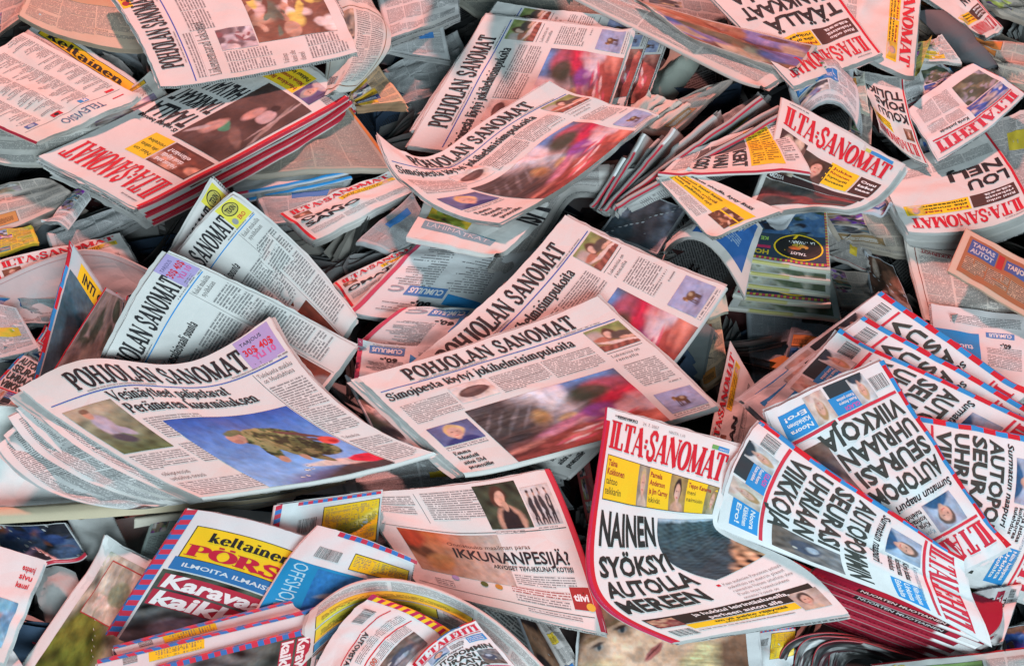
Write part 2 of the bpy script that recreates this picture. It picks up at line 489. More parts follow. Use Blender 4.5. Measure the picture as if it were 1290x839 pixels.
# ------------------------------------------------------------------ printed photographs, painted as colour on a grid
def fieldn(seed, fx, fy):
    r = np.random.RandomState(seed)
    ks = [(r.uniform(-fx, fx), r.uniform(-fy, fy), r.uniform(0, 6.28), r.uniform(.4, 1)) for _ in range(9)]
    return lambda x, y: sum(a * np.sin(kx * x + ky * y + p) for kx, ky, p, a in ks) / 3.2
_T = np.random.RandomState(1).rand(64, 64)
def vnoise(x, y):
    xi, yi = np.floor(x).astype(int), np.floor(y).astype(int)
    fx, fy = x - xi, y - yi
    fx, fy = fx * fx * (3 - 2 * fx), fy * fy * (3 - 2 * fy)
    g = lambda i, j: _T[i % 64, j % 64]
    return (g(xi, yi) * (1 - fx) + g(xi + 1, yi) * fx) * (1 - fy) + (g(xi, yi + 1) * (1 - fx) + g(xi + 1, yi + 1) * fx) * fy
def fbm(x, y, s=1.0, o=4):
    t, a, n = 0, .5, 0
    for k in range(o):
        t = t + a * vnoise(x * s + 7.3 * k, y * s + 3.1 * k); n += a; s *= 2.03; a *= .55
    return t / n - .5
def organic(fn, x, y, w, h):
    """bend the shapes of a picture a little and give them grain, as a photograph has"""
    k = 1 / max(w, h)
    X_, Y_ = x * w, y * h
    dx, dy = fbm(X_ + 5, Y_, 6, 3), fbm(X_, Y_ + 9, 6, 3)
    im = fn(x + .10 * dx * k * .6, y + .10 * dy * k * .6)
    g = fbm(X_ + 2, Y_ + 4, 9, 4)
    t = fbm(X_ + 12, Y_, 14, 2)
    return im * (1 + .75 * g[..., None]) * (1 + np.stack([.25 * t, 0 * t, -.22 * t], -1))
def base(x, c): return np.tile(np.array(c, float), x.shape + (1,))
def blob(im, x, y, cx, cy, rx, ry, c, rot=0, soft=.25, k=1.0):
    r = radians(rot); dx, dy = x - cx, y - cy
    a, b = dx * cos(r) + dy * sin(r), -dx * sin(r) + dy * cos(r)
    d = np.sqrt((a / rx) ** 2 + (b / ry) ** 2)
    m = np.clip((1 - d) / soft + .5, 0, 1)[..., None] * k
    im[:] = im * (1 - m) + np.array(c) * m
    return im
def vgrad(x, y, top, bot): return np.array(top) * (1 - y)[..., None] + np.array(bot) * y[..., None]
def race(x, y):
    a = x * .93 - y * .36; b = x * .36 + y * .93           # the direction of the blur
    im = base(x, (.085, .075, .08))
    n1 = fbm(a, b * 4, 2.2, 3); n2 = fbm(a + 3, b * 4, 2.2, 2); n3 = fbm(x, y, 9, 3)
    blob(im, x, y, .5, .1, .2, .36, (.8, .76, .82), 10, .9)
    blob(im, x, y, .76, -.02, .2, .24, (.14, .33, .72), 0, .8)
    blob(im, x, y, .16, .32, .36, .2, (.10, .09, .09), -15, .8)
    for q in range(7): blob(im, x, y, .05 + .06 * q, .3 + .05 * (q % 3), .012, .16, (.3, .28, .3), 25, .8, .5)
    blob(im, x, y, .76, .27, .17, .2, (.06, .065, .05), 20, .6)
    blob(im, x, y, .36, .42, .06, .12, (.45, .26, .10), 10, .7)
    blob(im, x, y, .5, .52, .07, .05, (.5, .36, .2), -20, .6)
    blob(im, x, y, .62, .8, .1, .05, (.75, .66, .68), -30, .5); blob(im, x, y, .5, .9, .12, .04, (.7, .55, .56), -25, .5); blob(im, x, y, .86, .62, .1, .05, (.8, .7, .74), 40, .5)
    blob(im, x, y, .98, .5, .26, .3, (.5, .02, .07), 20, .5)
    blob(im, x, y, .86, .2, .14, .12, (.4, .09, .15), 15, .7)
    blob(im, x, y, .55, .9, .7, .26, (.34, .07, .06), -12, .7)
    blob(im, x, y, .7, .6, .15, .14, (.22, .05, .28), -20, .5)
    blob(im, x, y, .42, .64, .2, .06, (.55, .2, .34), -25, .7)
    im = im * (1 + 1.3 * n1[..., None]) * (1 + .7 * n3[..., None])
    st = np.clip(n2 * 3 - .25, 0, 1) * np.clip(y * 2.2 - .8, 0, 1)
    im = im + st[..., None] * np.array((.55, .26, .2))
    wh = np.clip(fbm(a * 1.4 + 9, b * 4, 2.2, 2) * 5 + .1, 0, 1) * np.clip(1 - np.abs(y - .62 - .2 * (x - .7)) * 3.2, 0, 1) * np.clip(x * 2 - .5, 0, 1)
    im = im * (1 - wh[..., None] * .8) + wh[..., None] * np.array((.8, .68, .74)) * .9
    dk = np.clip(fbm(x * 2 + y * .8, y * 7, 4, 3) * 5, 0, 1) * np.clip(.7 - x, 0, 1) * 1.2
    im = im * (1 - dk[..., None] * .7) * .82
    blob(im, x, y, .52, .12, .09, .2, (.72, .68, .74), 14, .7, .8)
    for q in range(9):
        blob(im, x, y, .38 + .055 * q, .86 - .03 * q + .05 * (q % 3), .09, .016, (.78, .62, .64) if q % 2 else (.6, .1, .16), -22 + 5 * (q % 4), .6, .8)
    blob(im, x, y, .7, .56, .1, .09, (.26, .07, .32), -20, .4, .9); blob(im, x, y, .73, .6, .04, .05, (.5, .3, .5), -20, .6, .7)
    blob(im, x, y, .74, .26, .12, .12, (.04, .055, .035), 20, .5, .9)
    return im
def soldier(x, y):
    im = vgrad(x, y, (.035, .10, .40), (.26, .46, .78))
    blob(im, x, y, .45, 1.02, .34, .15, (.13, .15, .3), -10, .6)
    blob(im, x, y, .84, 1.08, .62, .25, (.07, .045, .045), -14, .3)
    blob(im, x, y, .74, .83, .26, .05, (.62, .5, .45), 10, .3)
    n = fbm(x, y, 16, 3)
    cam = base(x, (.10, .12, .045)); cam[n > .05] = (.27, .25, .11); cam[n < -.09] = (.035, .04, .02)
    sh = np.clip(1.2 - 1.1 * np.clip(y - .2, 0, 1), .4, 1.2)[..., None]
    cam = cam * sh
    def fig(cx, cy, rx, ry, rot):
        r = radians(rot); dx, dy = x - cx, y - cy
        a, b = dx * cos(r) + dy * sin(r), -dx * sin(r) + dy * cos(r)
        m = np.clip((1 - np.sqrt((a / rx) ** 2 + (b / ry) ** 2)) / .08 + .5, 0, 1)[..., None]
        im[:] = im * (1 - m) + cam * m
    fig(.63, .62, .05, .2, -20); fig(.76, .58, .15, .12, 30); fig(.58, .33, .2, .13, 6); fig(.70, .42, .13, .15, 20); fig(.44, .36, .09, .11, -20)
    fig(.44, .5, .055, .16, 10); fig(.54, .52, .05, .17, -18)
    blob(im, x, y, .33, .31, .065, .075, (.52, .26, .19), 15, .15); blob(im, x, y, .355, .24, .08, .035, (.16, .15, .07), -8, .2); blob(im, x, y, .315, .35, .03, .03, (.4, .17, .13), 0, .4)
    blob(im, x, y, .42, .66, .032, .05, (.5, .26, .18), 10, .2); blob(im, x, y, .57, .68, .03, .045, (.45, .22, .15), 0, .2)
    blob(im, x, y, .80, .36, .17, .022, (.14, .06, .05), 32, .2); blob(im, x, y, .86, .46, .1, .02, (.1, .06, .06), 25, .2)
    blob(im, x, y, .93, .50, .07, .06, (.62, .07, .05), 30, .2); blob(im, x, y, .95, .52, .03, .03, (.4, .02, .02), 30, .3)
    blob(im, x, y, .95, .84, .15, .07, (.66, .02, .05), 10, .15)
    return im
def fieldman(x, y):
    im = vgrad(x, y, (.3, .3, .22), (.1, .13, .05)) * (1 + .5 * fieldn(2, 30, 40)(x, y))[..., None]
    blob(im, x, y, .4, .1, .5, .12, (.42, .36, .26), 0, .8)
    blob(im, x, y, .4, .4, .17, .22, (.42, .37, .45), 20, .3); blob(im, x, y, .55, .55, .2, .07, (.42, .37, .45), 25, .3)
    blob(im, x, y, .33, .16, .08, .09, (.52, .28, .2), 0, .3); blob(im, x, y, .33, .09, .09, .04, (.2, .12, .08), 0, .3)
    blob(im, x, y, .42, .7, .2, .09, (.08, .07, .09), 20, .4)
    return im
def girl(x, y):
    im = vgrad(x, y, (.22, .3, .1), (.3, .12, .08)) * (1 + .3 * fieldn(4, 20, 20)(x, y))[..., None]
    blob(im, x, y, .15, .35, .25, .25, (.42, .36, .34), 0, .6); blob(im, x, y, .25, .5, .22, .12, (.4, .15, .1), 10, .4)
    blob(im, x, y, .52, .34, .17, .24, (.1, .05, .035), 0, .3); blob(im, x, y, .48, .36, .1, .15, (.66, .42, .34), 10, .25)
    blob(im, x, y, .75, .5, .25, .17, (.09, .07, .06), 15, .3); blob(im, x, y, .86, .66, .2, .06, (.6, .37, .29), 15, .3)
    blob(im, x, y, .6, .74, .55, .07, (.62, .5, .46), 14, .3)
    im = np.where(((y - .8 - .14 * (x - .5)) > 0)[..., None], np.array((.24, .08, .06)) * (1 + .35 * np.sin(28 * x + 12 * y))[..., None], im)
    return im
def cow(x, y):
    im = vgrad(x, y, (.34, .38, .60), (.28, .32, .48)) * (1 + .12 * fieldn(4, 6, 40)(x, y))[..., None]
    blob(im, x, y, .5, .76, .2, .06, (.12, .12, .2), 0, .6)
    for cx in (.4, .46, .58, .63): blob(im, x, y, cx, .64, .022, .14, (.08, .05, .04), 0, .3)
    blob(im, x, y, .52, .46, .16, .13, (.14, .07, .035), 4, .2); blob(im, x, y, .36, .36, .06, .09, (.2, .11, .05), 25, .2); blob(im, x, y, .33, .44, .035, .05, (.4, .26, .15), 0, .3)
    blob(im, x, y, .56, .42, .06, .07, (.45, .34, .22), 0, .4)
    return im
def portrait(bgc, hair, cloth, cx=.5, skin=(.62, .38, .3)):
    def f(x, y):
        im = base(x, bgc) * (1 + .25 * fieldn(6, 9, 9)(x, y))[..., None]
        blob(im, x, y, cx, 1.05, .42, .36, cloth, 0, .2)
        blob(im, x, y, cx, .38, .23, .32, hair, 0, .2)
        blob(im, x, y, cx, .62, .09, .2, tuple(c * .8 for c in skin), 0, .3)
        blob(im, x, y, cx, .46, .17, .26, skin, 0, .2)
        blob(im, x, y, cx - .06, .42, .03, .018, (.08, .05, .05), 0, .5); blob(im, x, y, cx + .07, .42, .03, .018, (.08, .05, .05), 0, .5)
        blob(im, x, y, cx, .6, .06, .022, (.5, .12, .12), 0, .5)
        blob(im, x, y, cx + .1, .5, .05, .2, tuple(c * .7 for c in skin), 0, .8, .5)
        return im
    return f
def clam(x, y):
    im = base(x, (.68, .58, .55))
    blob(im, x, y, .5, .62, .42, .25, (.5, .4, .37), -5, .7)
    blob(im, x, y, .5, .5, .4, .27, (.11, .055, .05), -8, .1)
    blob(im, x, y, .46, .42, .26, .1, (.2, .11, .1), -10, .7)
    return im
def sea(x, y):
    im = vgrad(x, y, (.05, .085, .1), (.035, .06, .075))
    w = fieldn(7, 60, 130)(x, y) * .6 + fieldn(17, 20, 190)(x, y) * .4
    im = im * (1 + .6 * w)[..., None]
    blob(im, x, y, .45, -.01, .9, .05, (.4, .5, .6), 0, .6)
    rk = vgrad(x, y, (.34, .19, .11), (.42, .24, .14)) * (1 + .8 * fieldn(9, 40, 50)(x, y))[..., None]
    m = np.clip((x * .62 + y - 1.17 + .05 * fieldn(3, 20, 20)(x, y)) * 9, 0, 1)[..., None]
    return im * (1 - m) + rk * m
def busy(seed, pal, n=26, smin=.04, smax=.22):
    def f(x, y):
        r = random.Random(seed)
        im = base(x, pal[0])
        for _ in range(n * 2):
            blob(im, x, y, r.random(), r.random(), r.uniform(smin, smax), r.uniform(smin, smax), r.choice(pal), r.uniform(0, 180), r.uniform(.15, .7))
        return im * (1 + .3 * fieldn(seed, 25, 25)(x, y))[..., None]
    return f
crowd = busy(5, [(.2, .09, .06), (.55, .42, .4), (.7, .62, .6), (.25, .12, .08), (.6, .5, .12), (.12, .16, .12), (.15, .07, .05), (.5, .3, .22)], 46, .03, .14)
def table(x, y):
    im = base(x, (.075, .045, .04)) * (1 + .5 * fieldn(5, 16, 16)(x, y))[..., None]
    blob(im, x, y, .36, .66, .13, .1, (.5, .36, .36), 10, .2); blob(im, x, y, .56, .62, .09, .12, (.55, .3, .26), 0, .4)
    blob(im, x, y, .63, .35, .13, .06, (.05, .28, .17), 15, .25); blob(im, x, y, .75, .3, .1, .13, (.5, .3, .26), 20, .4)
    blob(im, x, y, .86, .2, .13, .035, (.4, .36, .36), -45, .4); blob(im, x, y, .15, .6, .03, .35, (.3, .22, .2), -25, .4)
    blob(im, x, y, .2, .7, .02, .35, (.4, .3, .28), -10, .4); blob(im, x, y, .42, .8, .07, .05, (.03, .02, .02), 0, .3)
    blob(im, x, y, .3, .3, .24, .05, (.2, .12, .1), 20, .5)
    return im
def band(x, y):
    im = vgrad(x, y, (.6, .58, .57), (.5, .48, .47))
    for i, cx in enumerate((.17, .38, .58, .8)):
        blob(im, x, y, cx, .48, .085, .26, (.035, .035, .04), -12 if i == 2 else 0, .25); blob(im, x, y, cx - .03, .8, .035, .2, (.03, .03, .035), 6, .3)
        blob(im, x, y, cx + .05, .8, .035, .2, (.03, .03, .035), -8, .3); blob(im, x, y, cx, .17, .035, .07, (.4, .26, .22), 0, .3)
        blob(im, x, y, cx, .11, .04, .04, (.05, .04, .04), 0, .3)
    blob(im, x, y, .8, .42, .02, .15, (.5, .5, .5), 0, .3)
    return im
def gown(x, y):
    im = base(x, (.035, .05, .03)) * (1 + .6 * fieldn(5, 25, 25)(x, y))[..., None]
    blob(im, x, y, .56, .85, .33, .36, (.5, .29, .21), 0, .2); blob(im, x, y, .56, .92, .22, .38, (.02, .016, .018), 0, .2)
    blob(im, x, y, .57, .63, .07, .14, (.02, .016, .018), 0, .3); blob(im, x, y, .47, .28, .18, .25, (.07, .03, .02), 15, .3)
    blob(im, x, y, .5, .33, .11, .18, (.6, .37, .28), 15, .2); blob(im, x, y, .54, .44, .05, .02, (.4, .06, .06), 15, .4); blob(im, x, y, .55, .5, .06, .12, (.5, .3, .22), 0, .3)
    return im
def woodad(x, y):
    im = vgrad(x, y, (.62, .17, .05), (.5, .33, .22))
    w = np.clip((x - .35) * 1.6, 0, 1)[..., None]
    im = im * (1 - w) + np.array((.68, .58, .52)) * w * 1.0
    blob(im, x, y, .13, .5, .12, .4, (.16, .06, .03), -30, .5); blob(im, x, y, .27, .72, .14, .22, (.55, .26, .1), 20, .4)
    blob(im, x, y, .1, .2, .13, .22, (.5, .07, .03), 10, .5)
    return im * .72 * (1 + .12 * fieldn(6, 40, 8)(x, y))[..., None]
def bigface(x, y):
    sk = np.array((.78, .47, .33))
    im = base(x, (.28, .14, .09)) * (1 + fbm(x, y, 5)[..., None])
    hair = np.array((.86, .66, .36)) * (1 + 1.3 * fbm(x * 1.5 + .5 * np.sin(y * 3), y * 12, 4)[..., None])
    m = np.clip((x - .52 - .10 * np.sin(y * 6)) * 9, 0, 1)[..., None] * np.clip((.86 - x) * 10, 0, 1)[..., None]; im = im * (1 - m) + hair * m
    blob(im, x, y, .30, .52, .27, .42, sk, 24, .12); blob(im, x, y, .52, .30, .18, .14, sk * .95, 10, .4); blob(im, x, y, .76, .2, .14, .10, sk * .8, 10, .5)
    blob(im, x, y, .30, .42, .16, .2, sk * 1.2, 24, .9); blob(im, x, y, .06, .58, .07, .3, sk * .6, 10, .9)
    for cx, cy in ((.25, .25), (.12, .42)):
        blob(im, x, y, cx, cy, .055, .06, sk * .5, -35, .8); blob(im, x, y, cx, cy, .032, .02, (.3, .25, .23), -38, .6); blob(im, x, y, cx, cy, .014, .022, (.03, .04, .05), 0, .6); blob(im, x, y, cx - .01, cy - .02, .045, .012, (.05, .025, .02), -38, .8)
        blob(im, x, y, cx - .05, cy - .055, .07, .016, (.24, .13, .07), -40, .7)
    blob(im, x, y, .28, .37, .12, .032, sk * 1.28, 32, .8); blob(im, x, y, .36, .43, .035, .05, sk * .66, 0, .7); blob(im, x, y, .33, .47, .06, .03, sk * .7, 30, .8)
    blob(im, x, y, .445, .40, .026, .1, (.48, .14, .13), 30, .3); blob(im, x, y, .44, .40, .006, .09, (.18, .04, .04), 30, .5)
    m = np.clip((.055 - x + .03 * np.sin(y * 9)) * 22, 0, 1)[..., None]; im = im * (1 - m) + np.array((.05, .025, .015)) * m
    m = np.clip((y - .50 + .5 * (x - .1)) * 8, 0, 1)[..., None] * np.clip((.3 - x) * 6, 0, 1)[..., None]; im = im * (1 - m) + hair * .8 * m
    st = np.clip(fbm(x * 3 + y, y * 3, 6, 3) * 6 - 1, 0, 1) * np.clip((x - .52) * 4, 0, 1) * np.clip((.86 - x) * 10, 0, 1)
    return im + st[..., None] * np.array((.3, .25, .15))
def hills(x, y):
    im = vgrad(x, y, (.4, .45, .38), (.2, .14, .07))
    blob(im, x, y, .3, .75, .5, .3, (.1, .13, .02), -20, .4); blob(im, x, y, .3, .5, .3, .16, (.16, .18, .03), -30, .5)
    im = im * (1 + .55 * fieldn(31, 40, 40)(x, y))[..., None]
    return im
def carpic(x, y):
    im = vgrad(x, y, (.05, .07, .05), (.12, .13, .15)) * (1 + .7 * fieldn(21, 50, 50)(x, y))[..., None]
    blob(im, x, y, .5, .7, .36, .22, (.22, .26, .34), 0, .15); blob(im, x, y, .55, .5, .2, .16, (.16, .19, .26), 0, .2); blob(im, x, y, .55, .52, .15, .09, (.03, .04, .05), 0, .2)
    return im
def wreck(x, y):
    im = vgrad(x, y, (.2, .2, .22), (.14, .1, .08)) * (1 + .5 * fieldn(12, 22, 22)(x, y))[..., None]
    blob(im, x, y, .45, .5, .3, .22, (.07, .08, .12), 20, .25); blob(im, x, y, .42, .4, .16, .09, (.35, .38, .45), 20, .3); blob(im, x, y, .62, .66, .05, .04, (.6, .55, .5), 0, .4)
    return im
def boat(x, y):
    im = vgrad(x, y, (.03, .2, .5), (.02, .12, .36))
    blob(im, x, y, .35, .4, .3, .06, (.3, .38, .45), -30, .3); blob(im, x, y, .22, .62, .05, .05, (.03, .04, .06), 0, .3); blob(im, x, y, .22, .62, .025, .025, (.4, .45, .5), 0, .3)
    return im
# ------------------------------------------------------------------ printed pages, each drawn in millimetres
def poh_head(p, blue=BLUE, sz=32):
    p.part('masthead'); p.txt(60, 44, sz, 'POHJOLAN SANOMAT', K, 'poh', w=278); p.page()
    p.rect(8, 52, 384, 1.8, blue, 1); p.body(70, 47, 110, 3.4, 3.4, pap=p.paper); p.body(300, 47, 70, 3.4, 3.4, pap=p.paper)
def poh_race():
    p = Page(400, 285); poh_head(p)
    p.part('headline'); p.txt(8, 80, 19, 'Simojoesta löytyi jokihelmisimpukoita', K, 'didone', w=300); p.page()
    p.photo(92, 90, 60, 42, clam, 1.6)
    p.body(12, 98, 76, 52); p.cols(158, 90, 164, 50, 2); p.rect(158, 112, 78, .8, K, 2)
    p.photo(84, 150, 238, 135, race, 1.5)
    p.photo(14, 166, 64, 48, portrait((.12, .14, .3), (.6, .42, .2), (.03, .04, .16)), 1.5)
    p.body(14, 217, 62, 8)
    p.part('headline')
    for i, w in enumerate(('Emma', 'Montell', 'aitoi SM', 'pronssille')): p.txt(16, 239 + i * 12.5, 8, w, K, 'didone')
    p.page()
    p.photo(334, 58, 60, 54, girl, 1.6)
    p.rect(334, 117, 58, .8, K, 1); p.txt(336, 129, 6, 'Lukemisia on', K, 'thin', w=44); p.txt(336, 139, 6, 'rannalla', K, 'thin', w=36)
    p.body(336, 150, 54, 56); p.body(372, 208, 20, 4); p.photo(334, 228, 60, 46, cow, 1.6); p.body(334, 276, 58, 6)
    return p
def poh_soldier(blue=BLUE, yellow=False):
    p = Page(400, 285); poh_head(p, blue)
    p.part('headline'); p.txt(88, 76, 19, 'Vesinäytteet paljastavat', K, 'didone', w=190); p.txt(92, 101, 19, 'Perämeren kuormituksen', K, 'didone', w=212); p.page()
    p.photo(10, 70, 76, 102, fieldman, 1.8)
    p.body(96, 112, 90, 46); p.body(10, 178, 78, 36); p.part('headline')
    p.txt(12, 228, 8, 'Wikipressin', K, 'thin'); p.txt(12, 240, 8, 'veloitus nousi', K, 'thin'); p.page(); p.body(10, 246, 300, 34)
    p.body(96, 168, 60, 46)
    p.photo(118, 122, 210, 162, soldier, 1.6)
    p.part('coupon')
    if yellow:
        p.rect(338, 4, 52, 44, (.75, .66, .08), 1); p.disc(362, 20, 17, 12, K, 2); p.txt(362, 24, 8, 'TEXIN', (.75, .66, .08), 'x', w=22, al='c'); p.disc(350, 39, 6, 5, GREY, 2)
        p.txt(360, 42, 6, 'ERO', RED, 'b'); 
    else:
        p.rect(338, 2, 56, 46, PURP, 1); p.txt(344, 13, 5, 'TARJOUS', K, 'n', w=34); p.txt(342, 28, 10, '30$ 40$', RED, 'b', w=46); p.txt(350, 38, 8, 'YLI 10', (.6, .1, .3), 'x', w=36); p.body(344, 41, 26, 6, 3, pap=PURP)
    p.page()
    p.body(380, 46, 16, 4, 4); p.txt(334, 66, 7, 'Tulokunta mukku', K, 'thin', w=56); p.txt(336, 76, 7, 'on Muutluhtuna', K, 'thin', w=50)
    p.body(334, 84, 58, 110); p.rect(330, 56, .7, 226, K, 1)
    p.txt(336, 208, 6, 'Tulouksia', K, 'thin'); p.body(336, 214, 56, 66)
    return p
def poh_text(yellow):
    def f():
        p = Page(400, 285); poh_head(p, CYAN)
        p.part('coupon')
        if yellow:
            p.rect(336, 2, 56, 46, (.72, .64, .07), 1); p.disc(364, 17, 20, 13, K, 2); p.disc(364, 17, 18, 11, (.5, .45, .1), 3); p.txt(364, 22, 10, 'TEXIN', K, 'x', w=26, al='c', l=4); p.disc(348, 38, 7, 6, GREY, 2); p.txt(360, 42, 8, 'ERO', RED, 'b')
        else:
            p.rect(336, 0, 60, 48, PURP, 1); p.txt(342, 12, 6, 'TARJOUS', (.1, .08, .2), 'n', w=40); p.txt(340, 27, 11, '30$ 40$', RED, 'b', w=52); p.txt(348, 38, 8, 'YLI 10', (.6, .1, .3), 'x', w=42); p.body(344, 41, 30, 6, 3, pap=PURP)
        p.page(); p.body(378, 48, 16, 4, 4); p.part('headline'); p.txt(150, 90, 15, 'Kansalaisvaali suunta', K, 'didone', w=120); p.page()
        p.txt(332, 66, 8, 'Kukat mukuilla', K, 'thin', w=56); p.txt(336, 77, 8, 'syvähdaan', K, 'thin', w=44)
        p.cols(336, 88, 58, 186, 1, 4.6); p.rect(328, 56, .7, 226, K, 1); p.cols(230, 104, 92, 90, 2, 4.6); p.cols(20, 104, 200, 170, 3, 4.6)
        p.photo(236, 204, 88, 76, portrait((.2, .05, .03), (.1, .05, .04), (.3, .3, .3), .45), 1.6)
        return p
    return f
def poh_crowd():
    p = Page(400, 285); poh_head(p)
    p.part('coupon'); p.rect(300, 2, 52, 14, YEL, 1); p.disc(318, 9, 10, 5, DRED, 2); p.txt(330, 12, 7, 'OP', DRED, 'x'); p.page()
    p.part('headline'); p.txt(16, 92, 17, 'Liikennemaarad kaksonut', K, 'thin', w=180); p.page()
    p.body(16, 58, 150, 14); p.photo(88, 104, 70, 52, busy(3, [(.5, .45, .5), (.6, .56, .6), (.25, .1, .12), (.16, .12, .14)], 18), 2)
    p.cols(14, 104, 68, 70, 2); p.cols(170, 70, 220, 40, 3)
    p.photo(96, 158, 294, 112, crowd, 1.8)
    p.part('headline')
    for i, w in enumerate(('Vahinys', 'kansi alle', 'dieesel')): p.txt(14, 190 + i * 12, 8, w, K, 'thin')
    p.page(); p.cols(14, 222, 80, 55, 2)
    return p
def is_head(p, y=72, x0=18, w=246, size=50):
    p.part('masthead'); p.txt(x0, y, size, 'ILTA=SANOMAT', RED, 'ilta', w=w); p.page()
    p.body(x0 + 4, y - size - 12, 44, 5, 5, pap=p.paper)
def is_nainen():
    p = Page(280, 400, (.74, .74, .735)); c = p.paper
    p.rect(0, 22, 9, 378, RED, 1); p.rect(0, 22, 2, 378, (.5, .03, .1), 2)
    p.txt(24, 13, 5.5, 'KESKIVIIKKO', K, 'b'); p.txt(78, 13, 5.5, '24. 7. 2007', GREY, 'n'); p.txt(134, 13, 5, 'HINTA 1,10', GREY, 'n')
    is_head(p, 66, 14, 250, 47)
    p.rect(226, 9, 13, 7, (.15, .4, .12), 1); p.rect(239, 9, 22, 7, CYAN, 1); p.txt(241, 15, 4.5, 'www.is.fi', WHITE, 'n', w=18)
    p.part('banner'); p.rect(15, 76, 250, 58, K, 1); p.rect(16, 77, 72, 56, YEL, 2); p.rect(112, 77, 60, 56, YEL, 2); p.rect(196, 77, 68, 56, YEL, 2)
    for i, (w, c_, f_) in enumerate((('Taina', DRED, 'b'), ('Kokkonen', DRED, 'b'), ('tahtoo', K, 'n'), ('telkkariin', K, 'n'))): p.txt(19, 91 + i * 12, 9, w, c_, f_, sx=.76)
    for i, (w, c_, f_) in enumerate((('Pamela', DRED, 'b'), ('Anderson', DRED, 'b'), ('ja Jim Carrey', DRED, 'b'), ('iskivät', K, 'n'))): p.txt(115, 90 + i * 12, 8, w, c_, f_, w=(26, 34, 42, 26)[i])
    for i, (w, c_, f_) in enumerate((('Teppo Kanerva', DRED, 'b'), ('meni', K, 'n'), ('naimisiin', K, 'n'))): p.txt(200, 90 + i * 12, 8, w, c_, f_, w=(50, 18, 36)[i])
    p.page()
    p.photo(88, 77, 24, 56, portrait((.3, .26, .2), (.55, .42, .22), (.5, .42, .35)), 1.2); p.photo(160, 77, 37, 56, portrait((.35, .25, .1), (.03, .02, .02), (.5, .3, .22)), 1.2); p.photo(240, 77, 24, 56, portrait((.3, .25, .12), (.3, .2, .1), (.35, .3, .2), .7), 1.2)
    p.part('headline')
    for i, (w, ww) in enumerate((('NAINEN', 112), ('SYÖKSYI', 126), ('AUTOLLA', 140), ('MEREEN', 128))): p.txt(17, (184, 230, 272, 312)[i], (39, 32, 33, 32)[i], w, (.025, .03, .028), 'x', w=ww)
    p.page()
    p.part('photograph')
    nu, nv = 80, 70
    a, b = np.meshgrid(np.linspace(0, 1, nu + 1), np.linspace(0, 1, nv + 1))
    L = 138 + 24 * np.clip(b * 1.25, 0, 1.3) ** 2.4 - 6 * np.sin(pi * np.clip(b * 1.4, 0, 1)); xx = L + (268 - L) * a
    p.add(np.stack([xx.ravel(), (146 + b * (128 - 12 * a)).ravel()], 1), grid_faces(nu, nv), np.clip(organic(sea, a, b, 1.3, 1.2), .005, .9).reshape(-1, 3), 2)
    p.page()
    p.rect(170, 284, 5, 5, RED, 1)
    for i, w in enumerate(('Kaa. Uudenien Porvoosen palauti', 'sukeltsi, 23 metrin piaast', 'rannasta. Naisen selattein ylea', 'Puoli osaa tosentuuteen', 'onnen. Voinet 2.')): p.txt(178, 290 + i * 9.5, 5.6, w, (.1, .1, .1), 'thin', w=min(84, len(w) * 3.1))
    p.part('banner'); p.rect(20, 332, 245, 26, (.03, .025, .02), 1); p.txt(90, 343, 8, 'ja hukkui leirintäalueella,', WHITE, 'b', w=140, l=3); p.txt(104, 355, 8, 'perheen auton alle', WHITE, 'b', w=108, l=3); p.page()
    p.part('banner'); p.rect(60, 360, 165, 14, YEL, 1); p.txt(100, 367, 5, 'tm yli pakko räjäyttää', K, 'b', w=110); p.txt(110, 373, 4, 'seinässä tulee uusi', K, 'n', w=80); p.page()
    p.photo(226, 342, 42, 38, portrait((.5, .4, .35), (.08, .05, .04), (.55, .4, .3), .4), 1.3); p.photo(22, 336, 40, 24, busy(4, [(.2, .05, .05), (.5, .3, .2), (.3, .12, .1)], 12), 2)
    p.barcode(22, 370, 34, 18); p.body(60, 378, 150, 4, 4, pap=p.paper)
    return p
def is_tank():
    p = Page(280, 400); is_head(p)
    p.rect(0, 4, 8, 394, RED, 1)
    p.photo(16, 90, 110, 50, busy(9, [(.18, .06, .04), (.55, .3, .22), (.12, .05, .04)], 9, .1, .3), 2)
    p.part('banner'); p.rect(14, 88, 112, 56, (.1, .04, .03), 1); [p.txt(60, 104 + i * 13, 9, w, WHITE, 'b', w=58) for i, w in enumerate(('Haluat sinä', 'tässä käydä', 'elämän?'))]; p.page()
    p.part('banner'); p.rect(130, 88, 54, 56, YEL, 1); [p.txt(134, 104 + i * 13, 8, w, K, 'n', w=44) for i, w in enumerate(('Nasi on', 'sika valinta', 'rintelee'))]; p.page()
    p.photo(14, 152, 140, 180, table, 1.8)
    p.part('headline')
    for i, w in enumerate(('TÄÄLLÄ', 'TANKKAAT', 'HALVALLA')): p.txt(160, 208 + i * 46, 36, w, K, 'x', w=110)
    p.txt(160, 168, 9, 'IS selvitti bensan', K, 'b', w=104); p.page()
    p.part('banner'); p.rect(90, 338, 96, 50, YEL, 1); [p.txt(96, 352 + i * 14, 8.5, w, DRED if i < 2 else K, 'b', w=80) for i, w in enumerate(('Herkkua Iki', 'Mäkele Sonnanner', 'Pakkasi kaksin'))]; p.page()
    p.photo(34, 338, 54, 46, portrait((.1, .08, .2), (.3, .3, .3), (.5, .4, .4), .6), 2); p.barcode(10, 360, 36, 18); p.rect(190, 372, 40, 15, (.2, .5, .6), 1); p.txt(193, 383, 8, 'SANI 11', WHITE, 'b', w=32)
    return p
